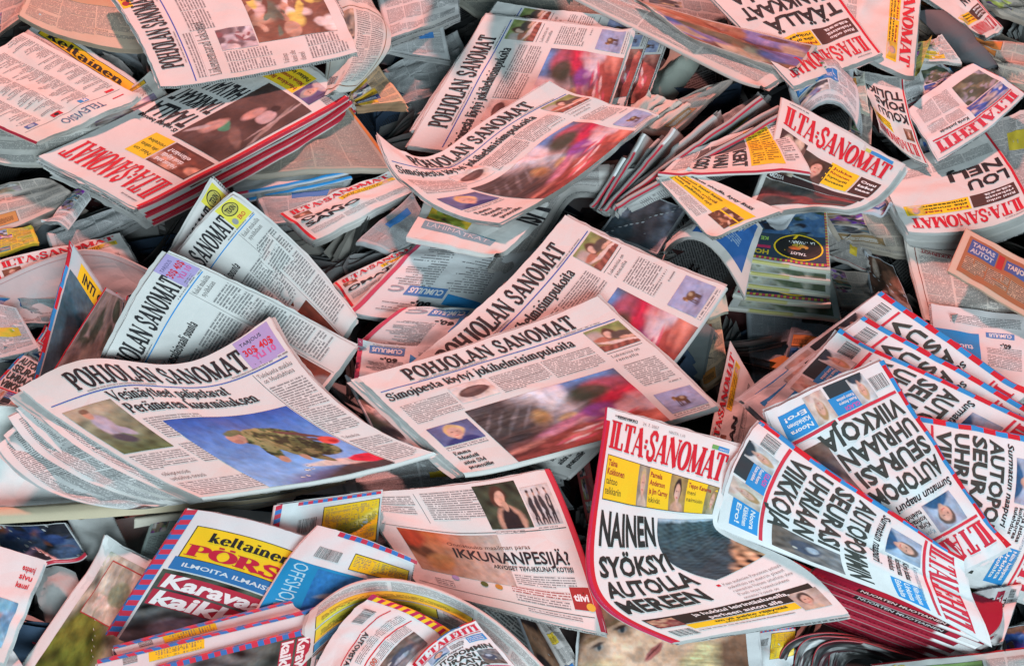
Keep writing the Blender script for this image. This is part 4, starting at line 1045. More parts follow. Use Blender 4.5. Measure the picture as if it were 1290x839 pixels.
# ------------------------------------------------------------------ building a newspaper from its pages
COUNT = 0
DBG = []
def N(kind, design, net, label, group=None, n=4, t=.8, strip=None, fold='L', fan=None, wav=2.2, cat='newspaper', step=None):
    """a folded paper: its printed front page, the pages inside it and its fold, lying along the given outline"""
    global COUNT
    COUNT += 1
    random.seed(COUNT * 7 + 1)
    r = random.Random(COUNT)
    S = Surf(net, wav * .001, COUNT)
    if S.flip < 0: print('MIRRORED', label)
    pg = design()
    W, H = pg.W, pg.H
    base_p = S.ev(np.array([.5]), np.array([.5]))[0][0] - np.array((0, 0, t * .01))
    root = bpy.data.objects.new(kind, None)
    root.empty_display_size = .02
    root.location = base_p
    root['label'] = label; root['category'] = cat
    if group: root['group'] = group
    COL.objects.link(root)
    wid = np.linalg.norm(S.ev(np.array([1.]), np.array([.5]))[0] - S.ev(np.array([0.]), np.array([.5]))[0])
    hei = np.linalg.norm(S.ev(np.array([.5]), np.array([1.]))[0] - S.ev(np.array([.5]), np.array([0.]))[0])
    DBG.append((label[:44], round(wid, 2), round(hei, 2)))
    nu = int(min(64, max(8, wid / .0068))); nv = int(min(64, max(8, hei / .0068)))
    a, b = np.meshgrid(np.linspace(0, 1, nu + 1), np.linspace(0, 1, nv + 1))
    def ragged(a, b, k=1.0):
        o = r.random() * 50
        for i, arr, other in ((0, a, b), (1, a, b)):
            arr[:, -i] += k * .008 * (vnoise(other[:, -i] * 30 + o, o + i + 0 * other[:, -i]) - .5) + k * .006 * (vnoise(other[:, -i] * 5 + o, o + i + 0 * other[:, -i]) - .5)
            o += 3
        for i in (0, 1):
            b[-i, :] += k * .008 * (vnoise(a[-i, :] * 30 + o, o + i + 0 * a[-i, :]) - .5) + k * .006 * (vnoise(a[-i, :] * 5 + o, o + i + 0 * a[-i, :]) - .5)
            o += 3
    RP, RN = (q.reshape(nv + 1, nu + 1, 3) for q in S.ev(a.ravel(), b.ravel()))
    def on_page(u, w):
        """where print lies: on the facets of the page itself"""
        x, y = u * nu, w * nv
        i, j = np.clip(np.floor(x).astype(int), 0, nu - 1), np.clip(np.floor(y).astype(int), 0, nv - 1)
        fx, fy = (x - i)[:, None], (y - j)[:, None]
        lerp = lambda A: (A[j, i] * (1 - fx) + A[j, i + 1] * fx) * (1 - fy) + (A[j + 1, i] * (1 - fx) + A[j + 1, i + 1] * fx) * fy
        return lerp(RP), lerp(RN)
    ragged(a, b, .7)
    v, nn = S.ev(a.ravel(), b.ravel())
    front = [(v - base_p, grid_faces(nu, nv), np.tile(pg.paper, (len(v), 1)), pg.mat, None, None)]
    made = {}
    for key in pg.order:
        ch = []
        for (pv, f, c, mk, uv, pap, z) in pg.parts[key]:
            w, nrm = on_page(pv[:, 0] / W, pv[:, 1] / H)
            ch.append((w + nrm * z[:, None] - base_p, f, c, mk, uv, pap))
        if key == 'front_page':
            made[key] = link_mesh('front_page', front + ch, root)
        elif ch:
            link_mesh(key.split('#')[0], ch, made['front_page'])
    # pages inside
    fan = fan or {}
    ch = []
    lu, lv = max(8, nu // 2), max(8, nv // 2)
    pw = np.array(pg.paper)
    ext = {}
    edge_last = None
    for k in range(1, n + 1):
        e = {s: (0 if s == fold else r.uniform(-.006, .020)) + fan.get(s, 0) * (k / n) * r.uniform(.55, 1.25) for s in 'LRTB'}
        a, b = np.meshgrid(np.linspace(-e['L'], 1 + e['R'], lu + 1), np.linspace(-e['T'], 1 + e['B'], lv + 1))
        ragged(a, b, 1.3)
        off = -(k / n) * t * .01
        q, nrm = S.ev(a.ravel(), b.ravel(), off)
        q = q + nrm * (r.uniform(.2, 1.6) * .001 * np.sin(a.ravel() * r.uniform(4, 9) + r.random() * 6))[:, None]
        sh = r.uniform(.72, 1.0)
        if k > 1 and sum(pg.paper) > 1.4 and r.random() < .22:   # a page with columns printed close to its edge
            ch.append((q - base_p, grid_faces(lu, lv), np.tile((.1, .1, .1), (len(q), 1)), 'b', np.stack([a.ravel() * wid * 230 + k * 31, b.ravel() * hei * 230], 1), tuple(pw * sh)))
        else:
            ch.append((q - base_p, grid_faces(lu, lv), np.tile(pw * sh, (len(q), 1)), 'p', None, None))
    def fold_strip(side, m=40):
        s = np.linspace(0, 1, m + 1)
        u, w = {'L': (0 * s, s), 'R': (0 * s + 1, s), 'T': (s, 0 * s), 'B': (s, 0 * s + 1)}[side]
        e = 4e-3
        du, dv = {'L': (-e, 0), 'R': (e, 0), 'T': (0, -e), 'B': (0, e)}[side]
        p0, nrm = S.ev(u, w)
        o = S.raw(u + du, w + dv) - S.raw(u, w); o /= np.linalg.norm(o, axis=1)[:, None]
        rows = []
        tt = t * .01
        for ph in np.linspace(0, pi, 7):
            rows.append(p0 - nrm * (tt / 2 * (1 - cos(ph))) + o * (min(tt, .012) * .45 * sin(ph)) + nrm * 0.0001)
        V = np.stack(rows, 1).reshape(-1, 3)
        return V, grid_faces(6, m), s
    if fold:
        V, f, s = fold_strip(fold)
        if strip:
            L = step or 400
            c = np.repeat(np.array([strip[int(x * (hei if fold in 'LR' else wid) * 1000 / L) % len(strip)] for x in s]), 7, axis=0)
            cut = np.tile(np.arange(7) > (2 if t < 1.3 else 4), len(s)); c[cut] = pw * .92
            link_mesh('spine', [(V - base_p, f, c, pg.mat, None, None)], root)
        else:
            ch.append((V - base_p, f, np.tile(pw * .96, (len(V), 1)), 'p', None, None))
    link_mesh('inner_pages', ch, root)
    return root
# ------------------------------------------------------------------ the setting: floor and the mass of papers deep in the heap
def setting():
    m, nt, b = node_mat('concrete')
    co = obj_coord(nt)
    nt.links.new(mix_n(nt, noise_n(nt, co, 6, 6), (.03, .03, .032, 1), (.07, .068, .065, 1)), b.inputs['Base Color'])
    b.inputs['Roughness'].default_value = .9
    g, f = np.meshgrid(np.linspace(-14, 14, 2), np.linspace(-14, 14, 2))
    v = np.stack([g.ravel(), f.ravel(), np.full(4, -.24)], 1)
    o = link_mesh('floor', [(v, [(0, 1, 3, 2)], np.tile((.05, .05, .05), (4, 1)), m, None, None)])
    o['kind'] = 'structure'
    r = random.Random(77); rs = np.random.RandomState(5)
    ch = []
    def hz(x, y):
        e = max(0, (abs(x) - 1.02) / .35, (abs(y - .02) - .86) / .35)
        k = min(1, max(0, (y - .89) / .15)); k = k * k * (3 - 2 * k)       # unseen rise added behind the far edge to shade the far papers
        g = math.exp(-((x + .13) / .16) ** 4) + math.exp(-((x - .92) / .26) ** 4) * .8
        return -.05 - .17 * min(1, e) ** 1.3 + .40 * k * g
    # near-black crumpled sheets hide the floor; the gaps' shade is in their colour
    a, b_ = np.meshgrid(np.linspace(-1.35, 1.35, 100), np.linspace(-1.2, 1.25, 90))
    z = np.array([[hz(x, y) for x, y in zip(p, q)] for p, q in zip(a, b_)]) - .045 + .02 * fieldn(5, 26, 26)(a, b_)
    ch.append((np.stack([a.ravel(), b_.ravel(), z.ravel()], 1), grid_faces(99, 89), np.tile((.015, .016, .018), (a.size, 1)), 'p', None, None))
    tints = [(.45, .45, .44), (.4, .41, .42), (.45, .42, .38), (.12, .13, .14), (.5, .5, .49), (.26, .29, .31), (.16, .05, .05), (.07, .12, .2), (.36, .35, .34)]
    tints = [tuple(q * .5 for q in t) for t in tints]  # halved, which puts the shade of the deep gaps into the paper colours
    for i in range(460):
        x, y = r.uniform(-1.3, 1.3), r.uniform(-1.1, 1.15)
        w, h = r.uniform(.14, .3), r.uniform(.1, .24)
        rot = r.uniform(0, 6.28); tx, ty = r.gauss(0, .24), r.gauss(0, .24)
        nl = r.randint(4, 9)
        ex, ey = np.array((cos(rot), sin(rot), tx)), np.array((-sin(rot), cos(rot), ty))
        nn = np.cross(ex, ey); nn /= np.linalg.norm(nn)
        bend = r.gauss(0, .05)
        c = np.array(r.choice(tints))
        a, b_ = np.meshgrid(np.linspace(-.5, .5, 10), np.linspace(-.5, .5, 6))
        a, b_ = a.ravel(), b_.ravel()
        top = hz(x, y) + r.uniform(.02, .07) - abs(tx) * w / 2 - abs(ty) * h / 2 - max(0, bend) - .01
        for k in range(nl):
            q = (np.array((x, y, top - k * .0001)) + ex * (a * w + r.gauss(0, .008))[:, None] + ey * (b_ * h + r.gauss(0, .008))[:, None]
                 + nn * (bend * (a * 2) ** 2 - k * .0038 + .003 * np.sin(a * 7 + k))[:, None])
            if k == 0 and i % 2 == 0:
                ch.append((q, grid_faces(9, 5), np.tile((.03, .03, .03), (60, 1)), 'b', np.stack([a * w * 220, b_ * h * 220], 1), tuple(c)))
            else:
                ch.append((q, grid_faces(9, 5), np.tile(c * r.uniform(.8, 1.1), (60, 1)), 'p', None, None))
    # ends of folded papers standing between the others, their page edges upwards
    for i in range(420):
        x, y = r.uniform(-1.25, 1.25), r.uniform(-1.05, 1.1)
        rot = r.gauss(.5, .8) + (pi if r.random() < .5 else 0)
        w, h = r.uniform(.10, .26), r.uniform(.05, .10)
        lean = r.uniform(-.9, .9)
        ex = np.array((cos(rot), sin(rot), r.gauss(0, .18)))
        up = np.array((-sin(rot) * sin(lean), cos(rot) * sin(lean), cos(lean)))
        nn = np.cross(ex, up); nn /= np.linalg.norm(nn)
        top = hz(x, y) + r.uniform(.005, .052)
        c = np.array(r.choice(tints[:3] + tints[4:5] + tints[6:]))
        a, b_ = np.meshgrid(np.linspace(-.5, .5, 10), np.linspace(-1, 0, 4)); a, b_ = a.ravel(), b_.ravel()
        bow, ph = r.gauss(0, .02), r.uniform(0, 6)
        for k in range(r.randint(5, 11)):
            q = (np.array((x, y, top)) + ex * (a * w + r.gauss(0, .006))[:, None] + up * (b_ * h + r.gauss(0, .005) + .004 * np.sin(a * 9 + ph + k))[:, None]
                 + nn * (k * r.uniform(.0022, .0042) * (1 + .5 * b_) + bow * (a * 2) ** 2 + .004 * np.sin(a * 6 + ph))[:, None])
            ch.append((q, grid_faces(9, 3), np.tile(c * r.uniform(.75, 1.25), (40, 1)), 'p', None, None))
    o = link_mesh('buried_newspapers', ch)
    o['kind'] = 'stuff'; o['label'] = 'dark mass of newspapers buried deep in the heap, seen in its gaps'; o['category'] = 'paper heap'
setting()
# ------------------------------------------------------------------ the newspapers, from the far side of the heap to the near side
BS, TB, MG, NP = 'broadsheet_newspaper', 'tabloid_newspaper', 'magazine', 'newspaper'
G_RACE = 'broadsheets with the blurry race photo'; G_TAB = 'tabloids with red serif masthead'; G_BLUE = 'tabloids with red and blue striped spine'
G_YEL = 'classified papers with yellow masthead'; G_IN = 'newspapers showing an inside or back page'; G_MAG = 'magazines in the heap'
G_LILAC = 'broadsheets with a man in a field on the front'; G_LIST = 'sheets with price lists and blue panels'; G_EDGE = 'newspapers seen by their folded edge'
RB = [RED, CYAN]; RS = [(.5, .025, .05)]; YR = [(.55, .04, .08), (.04, .18, .5)]
TAN = (.6, .47, .36); DIM = (.5, .5, .5)

# far side, top right of the heap
N(NP, gen(101, (.55, .42, .34), ads=((.6, .2, .06),)), [(1130, -30, 2), (1300, 60, 1), (1330, 130, -1), (1150, 60, 0)], 'orange-lit newspaper under the dark roll at the far right edge', G_IN, wav=6)  # dim orange light is put into the tints of these far corner pages
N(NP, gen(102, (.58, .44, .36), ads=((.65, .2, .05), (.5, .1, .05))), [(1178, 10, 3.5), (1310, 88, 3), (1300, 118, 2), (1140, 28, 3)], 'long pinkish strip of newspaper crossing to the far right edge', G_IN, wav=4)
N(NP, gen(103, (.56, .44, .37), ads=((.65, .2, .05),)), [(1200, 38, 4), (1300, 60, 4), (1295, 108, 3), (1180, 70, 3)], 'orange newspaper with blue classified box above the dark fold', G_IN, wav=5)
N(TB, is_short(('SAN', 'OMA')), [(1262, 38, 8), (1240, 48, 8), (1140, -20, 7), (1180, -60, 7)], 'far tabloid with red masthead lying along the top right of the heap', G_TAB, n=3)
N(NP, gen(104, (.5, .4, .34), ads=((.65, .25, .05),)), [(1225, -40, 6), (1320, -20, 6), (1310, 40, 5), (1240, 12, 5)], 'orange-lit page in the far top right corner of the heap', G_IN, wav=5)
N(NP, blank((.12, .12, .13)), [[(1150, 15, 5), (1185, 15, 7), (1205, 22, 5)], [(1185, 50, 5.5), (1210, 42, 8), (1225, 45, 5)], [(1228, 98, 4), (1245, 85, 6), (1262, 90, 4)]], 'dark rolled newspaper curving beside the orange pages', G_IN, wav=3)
N(NP, gen(105, (.66, .6, .57)), [(1170, 52, 6), (1186, 45, 6.3), (1212, 80, 6), (1160, 75, 6)], 'small pale pink page corner above the folded blue-photo tabloid', G_IN, n=3)
N(NP, gen(106, (.5, .5, .52)), [(990, -10, 4), (1060, 5, 4), (1075, 60, 3), (1000, 45, 3)], 'grey crumpled page between the two black-headline tabloids', G_IN, wav=9)
N(TB, is_short(('MAI', 'KAA')), [(1166, -75, 8), (1150, 101, 9), (1048, 55, 7.5), (1055, -90, 7)], 'tabloid lying sideways with a vertical red masthead and yellow panels', G_TAB, t=1.0)
N(NP, gen(107, (.5, .42, .1), ads=()), [(1150, 55, 6.5), (1172, 52, 6.5), (1158, 92, 6), (1135, 98, 6)], 'yellow page end poking out beside the sideways tabloid', G_IN, n=2)
N(TB, is_short(('TÄÄLLÄ', 'TANKKAAT', 'HALVALLA')), [(1110, 68, 9.5), (1000, 110, 9.5), (872, -30, 9), (1010, -62, 8)], 'upside-down tabloid with two lines of huge black capitals at the far edge', G_TAB, t=1.0)
N(TB, is_short(('KOULU', 'POJAS', 'TULIKI'), dark=False), [[(1168, 208, 5.6), (1140, 192, 5.7), (1108, 160, 6)], [(1146, 150, 7), (1120, 140, 7.2), (1090, 118, 6.6)], [(1137, 96, 7), (1110, 92, 7), (1073, 82, 6.6)]], 'upside-down tabloid with three black headline lines and a yellow foot', G_TAB)
N(NP, darkphoto(107, [(.03, .09, .3), (.06, .12, .3), (.3, .3, .4), (.02, .05, .2)]), [(1160, 178, 2.5), (1238, 165, 3), (1216, 226, 2), (1172, 205, 2)], 'dark blue magazine page sticking out under the red-titled tabloid', G_IN)
N(TB, il_plain, [(1222, 108, 5), (1112, 168, 4.4), (1128, 92, 4.4), (1182, 74, 5)], 'tabloid with a blue photo, half covered by the one with the oval title', G_BLUE, strip=RB, step=40)
N(TB, il_plain, [[(1291, 118, 6.5), (1240, 165, 6.8), (1182, 201, 6.5)], [(1262, 100, 6.6), (1212, 136, 7), (1160, 165, 6.4)], [(1226, 82, 6), (1185, 105, 6), (1143, 140, 6)]], 'upside-down tabloid with complete red slab title beside the far right edge', G_BLUE, strip=RB, step=40)
N(NP, gen(108, (.56, .5, .48), photo=False), [(1230, 160, 2), (1320, 130, 2), (1320, 310, 1), (1262, 262, 1)], 'dim page of listings running off the right edge under the title', G_IN)
N(NP, gen(109, (.5, .5, .55), ads=((.05, .1, .3),)), [(1068, 260, 2.5), (1120, 200, 3), (1235, 225, 3.5), (1120, 268, 3)], 'crumpled bluish advertising page beside the black-headline strip', G_IN, wav=5)
N(TB, is_short(('LOU', 'NELJ')), [[(1305, 262, 4.5), (1225, 290, 5), (1145, 292, 5)], [(1275, 215, 4), (1205, 240, 4.5), (1122, 254, 4.5)], [(1240, 165, 3), (1180, 190, 3), (1110, 215, 3)]], 'upside-down tabloid with a complete red masthead over thick white pages', G_TAB, t=2.4, n=7, fan={'T': .08})
N(NP, gen(110, (.44, .38, .32), ads=((.3, .2, .1),)), [(1030, 262, 1.5), (1130, 245, 2), (1150, 322, 1), (1060, 308, 1)], 'tan inside page in shade between the plain stack and the upside-down masthead', G_IN)  # brownish shade is put into the tints of this and the next pages
N(NP, gen(111, (.46, .42, .4), photo=False), [(1042, 300, .8), (1080, 285, 1), (1100, 338, .5), (1050, 325, .5)], 'grey price list page beside the stack with the oval emblem', G_IN, edge=None) if False else None
N(NP, gen(112, (.47, .43, .4), photo=False, edge=DRED), [(1040, 318, .6), (1042, 292, .8), (1098, 315, .8), (1096, 342, .4)], 'grey list page with a red edge beside the stack of oval covers', G_IN)
N(NP, gen(113, (.5, .4, .34)), [(1040, 335, 0), (1095, 345, .5), (1110, 385, 0), (1060, 385, -1)], 'curling brown page under the grey list page', G_IN, n=6, t=1.6)
N(MG, darkphoto(114, [(.1, .045, .03), (.18, .08, .05), (.35, .27, .22), (.06, .03, .02)]), [(1090, 318, 1), (1125, 335, 1.2), (1150, 395, .6), (1100, 375, .4)], 'magazine page with a brown horse picture', G_MAG)
N(NP, merkki, [[(1298, 425, 2), (1235, 418, 2.4), (1166, 402, 2)], [(1300, 335, 2.5), (1225, 318, 2.8), (1140, 300, 2.4)]], 'upside-down club listings page in a thin brown frame', G_IN)
N(NP, ad_cumulus_right, [(1300, 505, 3), (1185, 478, 3), (1173, 382, 3.5), (1300, 398, 3.5)], 'upside-down sheet with a bright blue advertisement block near the right edge', G_LIST)
N(MG, orangeads, [(1218, 288, 7.5), (1320, 345, 8), (1305, 404, 6.5), (1194, 344, 6)], 'small orange brochure with dark blue boxes leaning at the right edge', G_MAG, t=.5)

# far middle
N(NP, gen(120, (.5, .47, .4), photo=False), [(500, -60, 2), (760, -60, 2), (770, 30, 1), (600, 18, 1)], 'greenish inside page at the far edge above the race-photo broadsheets', G_IN)
N(NP, gen(121, (.45, .42, .4)), [(800, -50, 2.5), (900, -30, 3), (920, 50, 2), (820, 30, 2)], 'shaded page behind the long pink strip', G_IN)  # shade is put into the darker paper tint
N(BS, gen(122, (.62, .53, .49), photo=False), [(735, -30, 8), (998, 88, 8.5), (958, 116, 8), (722, -5, 7.5)], 'long folded broadsheet lying diagonally with a small picture at its corner', G_IN, t=.8, fold='B')
N(NP, darkphoto(123, [(.22, .07, .05), (.3, .12, .07), (.16, .13, .3), (.12, .05, .04), (.4, .28, .2)], (.5, .42, .38)), [(800, 0, 9.6), (1028, 60, 10), (1002, 92, 9.4), (870, 50, 9.4)], 'folded page with a purple picture lying across the diagonal broadsheet', G_IN, n=3, fold='T')
N(BS, poh_race, [(519, 165, 4), (626, 2, 6.4), (806, 24, 6), (745, 200, 3)], 'rearmost broadsheet with race photo, only its top margin showing', G_RACE)
for i, (dx, dy, lab) in enumerate(((42, 13, 'lowest'), (20, 6, 'middle'))):
    N(BS, poh_race, [(540 + dx, 185 + dy, 2.4 + i * .9), (630 + dx, 35 + dy, 4.4 + i * .8), (797 + dx, 39 + dy, 4.2 + i * .8), (762 + dx, 140 + dy * .6, 2.8 + i * .8)], f'{lab} of the three fanned broadsheets whose magenta photo strips show at the far middle', G_RACE, n=3, t=.5)
N(BS, poh_race, [(514, 182, 5), (612, 17, 7.4), (797, 40, 7), (738, 215, 4)], 'half-shaded broadsheet with race photo and black title climbing steeply', G_RACE, t=1.0)
# fan of upright folded papers
GREEN = (.2, .22, .19)
for i, (a, b, lab) in enumerate((((812, 70, 3), (772, 118, 1), 'smaller'), ((868, 68, 3.5), (800, 130, 1), 'larger'))):
    N(NP, blank((.3, .32, .28)), [[(a[0] - 20, a[1] - 6, 1), (a[0], a[1], a[2]), (a[0] + 16, a[1] + 12, 1)], [(b[0] - 20, b[1] + 10, -1), (b[0], b[1] + 14, b[2]), (b[0] + 22, b[1] + 34, -1)]], f'{lab} of two greenish rolled papers behind the fan of red spines', G_EDGE, fold='T')
for i in range(3):
    N(NP, blank((.6, .5, .44)), [(818 + i * 16, 118 + i * 4, 6 - i * .3), (838 + i * 16, 122 + i * 4, 6.2 - i * .3), (800 + i * 14, 152 + i * 5, 5), (780 + i * 14, 148 + i * 5, 5)], ('first', 'second', 'third')[i] + ' beige page tip rising behind the orange race-photo broadsheet', G_EDGE, n=3, t=.5)
N(NP, gen(125, (.45, .47, .47)), [(900, 155, 4.5), (955, 118, 6), (972, 122, 6), (925, 170, 4.5)], 'pale blue page end above the fan of red spines', G_EDGE, n=3)
N(NP, gen(126, (.42, .34, .3), ads=((.4, .2, .1),)), [(790, 160, 4), (885, 110, 5.5), (925, 100, 5), (850, 165, 4)], 'brownish folded pages beside the beige tips', G_EDGE, n=6, t=1.6)
FANS = [((752, 264, 5), (788, 200, 8)), ((758, 266, 5.5), (814, 170, 8.8)), ((764, 267, 6), (852, 164, 9)), ((772, 262, 6.5), (962, 126, 9.6)), ((778, 262, 7), (996, 142, 10))]
FL = ('shortest, steepest', 'second steepest', 'third steepest', 'second flattest', 'longest, flattest')
for i, (p0, p1) in enumerate(FANS):
    q0, q1 = (p0[0] + 8, p0[1] + 4, p0[2] - 6), (p1[0] + 12, p1[1] + 12, p1[2] - 8)
    N(TB, blank((.42, .42, .41)), [p1, q1, q0, p0], FL[i] + ' of the red-spined tabloids fanned beside the race-photo broadsheets', 'tabloids fanned with red spines', n=3, t=.9, strip=[WHITE] + RS * 6 if i < 3 else RS * 5 + [WHITE], step=42, fold='L', wav=1.2)
MID = [((754, 268, 4), (800, 212, 6.6), 'shortest and second'), ((760, 268, 4.4), (834, 178, 7.4), 'second and third'), ((768, 266, 4.8), (905, 150, 8), 'third and fourth'), ((776, 264, 5.4), (985, 138, 8.6), 'fourth and fifth'), ((790, 262, 5), (1000, 165, 8.4), 'fifth and the side-lying')]
for i, (p0, p1, w) in enumerate(MID):
    q0, q1 = (p0[0] + 10, p0[1] + 6, p0[2] - 4), (p1[0] + 10, p1[1] + 22, p1[2] - 6)
    N(NP, gen(220 + i, (.46, .46, .45), photo=False), [p1, q1, q0, p0], f'grey folded sheet wedged between the {w} red spine of the fan', 'grey sheets wedged between the red spines', n=4, t=1.1, fan={'T': .06}, wav=4)
N(TB, sidetext, [[(862, 192, 8), (925, 168, 8.6), (980, 150, 9.6)], [(846, 206, 8.6), (930, 192, 9.4), (1000, 180, 11)], [(830, 219, 9.6), (930, 215, 11), (1020, 212, 12.4)]], 'tabloid lying on its side with a bright red spine across yellow text', G_TAB, strip=RS, fold='B', t=.8)
N(NP, gen(127, (.6, .58, .5)), [(1060, 100, 7), (1088, 96, 7), (1096, 142, 7), (1070, 135, 7)], 'small pink page between the arched page and the upside-down headline', G_IN, n=2)
N(NP, gen(128, (.6, .6, .62)), [[(990, 100, 7.5), (1030, 72, 8.4), (1072, 90, 8)], [(1000, 125, 8.4), (1045, 95, 10), (1082, 130, 9)], [(1010, 150, 7), (1050, 125, 9), (1080, 160, 7.6)]], 'arched glossy page with a green picture behind the couple-photo tabloid', G_IN, n=4, t=1.6, fan={'R': .1})
N(NP, gen(129, (.5, .42, .38)), [(1075, 110, 5.4), (1100, 108, 5.6), (1098, 180, 5), (1070, 172, 5)], 'pink page corner beside the arched glossy page', G_IN, n=2)
N(TB, is_pair, [[(985, 121, 11.4), (1062, 163, 11.8), (1138, 207, 11)], [(974, 180, 9.8), (1034, 216, 9.8), (1110, 244, 9.4)], [(930, 290, 9), (988, 264, 9.4), (1064, 266, 9)]], 'tabloid with a couple photo and a wavy foot in the upper right of the heap', G_TAB, t=1.1, fan={'R': .05})
N(TB, yellowband, [(868, 214, 9.6), (985, 264, 10.2), (896, 303, 9.6), (828, 224, 9)], 'upside-down page with a yellow text band beside the wavy tabloid foot', G_TAB, n=3)
N(MG, darkphoto(131, [(.05, .07, .09), (.12, .13, .16), (.2, .2, .25), (.08, .06, .07)]), [(756, 292, 2), (795, 238, 3), (865, 262, 3.5), (828, 318, 2.5)], 'dark magazine page with a pale block under the fan of red spines', G_MAG)
N(NP, blueinvert, [[(872, 272, 4), (905, 262, 7), (964, 286, 6.6)], [(850, 300, 3.6), (885, 280, 7.4), (950, 325, 7)], [(838, 318, 3), (868, 300, 6.4), (938, 373, 6)]], 'curled page with a deep blue panel beside the central pink broadsheet', G_IN, fan={'L': .06})
KL = ('topmost', 'second', 'third', 'fourth', 'lowest')
for i in range(5)[::-1]:
    d = i * 15
    N('classified_paper', kp_oval if i in (0, 3) else kp_side, [(1046 - (i == 4) * -12, 340 + d, 5.4 - i * 1.15), (942 - i * 6, 326 + d, 5.4 - i * 1.15), (958, 258 + d, 6 - i * 1.15), (1041, 262 + d, 6 - i * 1.15)], KL[i] + ' of the stacked glossy papers with a black oval emblem', 'stacked papers with black oval emblem', n=4, t=1.05, strip=[(.5, .52, .42), (.45, .42, .12), (.55, .55, .5)], fold='T', step=60, wav=1.0)
N(NP, blank((.45, .46, .48)), [[(960, 268, 7.5), (985, 262, 7.8), (1008, 258, 7.6)], [(970, 285, 7.2), (985, 288, 7.8), (1003, 272, 7.2)]], 'grey scrap of paper curling under the wavy tabloid foot', G_IN, n=1, t=.2)
N(NP, gen(132, (.3, .33, .36), photo=False), [(942, 392, -1), (1010, 398, -.5), (1000, 470, -2), (950, 500, -2.4)], 'dark bluish page in shade beside the fanned striped tabloids', G_IN)  # shade is put into this dark bluish tint and the next page's
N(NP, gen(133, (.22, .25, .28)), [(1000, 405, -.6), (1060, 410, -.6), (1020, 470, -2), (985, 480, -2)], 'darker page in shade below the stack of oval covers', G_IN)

# far side, top left of the heap
N(NP, gen(140, (.55, .42, .36), ads=((.5, .2, .1),)), [(-40, -40, 4), (60, -60, 4), (30, 20, 3), (-30, 60, 3)], 'orange page at the far top left corner of the heap', G_IN)
N(NP, gen(141, TAN, ads=((.5, .33, .2), (.45, .28, .18)), photo=False), [[(60, -60, 6), (110, -40, 6.5), (165, -35, 6)], [(40, -15, 6.5), (100, 5, 7), (180, 15, 6.6)], [(24, 20, 7), (92, 50, 7), (186, 66, 6.4)]], 'tan classified page with a purple border line at its folded edge', G_IN, t=1.2, n=6, fold='L')
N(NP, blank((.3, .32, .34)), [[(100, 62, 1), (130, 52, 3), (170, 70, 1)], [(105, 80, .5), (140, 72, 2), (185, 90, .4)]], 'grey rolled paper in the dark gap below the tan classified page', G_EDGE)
N(NP, blank((.5, .45, .43)), [[(132, 68, 3), (150, 74, 4), (168, 92, 3)], [(128, 82, 2.6), (142, 92, 3.6), (158, 108, 2.6)]], 'pale rolled page end beside the listings page', G_EDGE)
N('classified_paper', keltain, [(52, 22, 6.5), (180, 106, 6.5), (124, 178, 5.4), (-20, 92, 5.4)], 'paper with an arched yellow title peeking out above the television listings', G_YEL, t=1.0)
N(NP, gen(143, (.62, .6, .56), ads=((.75, .45, .03),)), [[(232, 150, 6), (120, 196, 6.4), (-25, 200, 6)], [(212, 122, 6.4), (110, 160, 7), (-35, 165, 6.4)], [(190, 95, 6), (100, 130, 6), (-40, 130, 6)]], 'paper with a violet label and yellow advertisement under the television listings', G_IN, t=1.0)
N(NP, tv_page, [(178, 122, 9.6), (48, 180, 9), (-92, 122, 9), (30, 40, 9.6)], 'upside-down television listings page at the far left edge', G_IN, strip=RS + [WHITE], step=260, fold='R', t=1.0)
for i in (2, 1, 0):
    d = (0, 9, 17)[i]
    N(TB, is_tank, [[(172 + d * 1.1, 264 + d, 7.6 - i * 1.1), (116 + d * 1.1, 232 + d, 7.8 - i * 1.1), (50 + d * 1.1, 200 + d, 7.2 - i * 1.1)], [(312 + d, 192 + d, 7.8 - i * 1.1), (258 + d, 160 + d, 8 - i * 1.1), (190 + d, 130 + d, 7.4 - i * 1.1)], [(438 + d * .5, 124 + d * .8, 7.4 - i * 1.1), (392 + d * .5, 86 + d * .8, 7.8 - i * 1.1), (335 + d * .5, 62 + d * .8, 7 - i * 1.1)]],
      ('topmost', 'middle', 'lowest')[i] + ' of three stacked red-spined tabloids in the upper left of the heap', 'three stacked red-spined tabloids', n=6, t=1.0, strip=RS, fold='L', wav=1.6)
N(NP, brownframe, [[(388, -25, 8), (435, -25, 8.6), (458, -12, 8)], [(405, 35, 8.6), (462, 28, 9.2), (492, 42, 8)], [(412, 75, 8.2), (455, 78, 8.6), (484, 72, 7.6)], [(402, 122, 7.4), (425, 118, 7.8), (442, 114, 7)]], 'glossy page with a thin brown frame curling over the orange page', G_IN, t=1.4, n=6, fan={'R': .05})
N(BS, poh_crowd, [[(203, 112, 10.4), (174, 46, 11.6), (134, -14, 11)], [(322, 93, 10.4), (296, 24, 11), (262, -42, 11)], [(450, 66, 10.2), (426, 8, 10.8), (392, -48, 10.8)]], 'sideways broadsheet with a crowd photo in the top left of the heap', 'broadsheets', t=1.0, fold='R', wav=1.4)
N(NP, gen(145, (.6, .57, .56), ads=()), [(470, -40, 6.5), (572, -50, 7), (578, 16, 7), (490, 50, 6.4)], 'folded page with small camera pictures at the far edge', G_IN, t=1.6, n=7, fan={'B': .05})
N(NP, gen(146, (.5, .5, .5), photo=False), [(485, 48, 4.6), (556, 28, 5), (566, 76, 4.4), (488, 62, 4)], 'white folded page below the camera pictures', G_IN, n=5, t=1.2, fan={'B': .05})
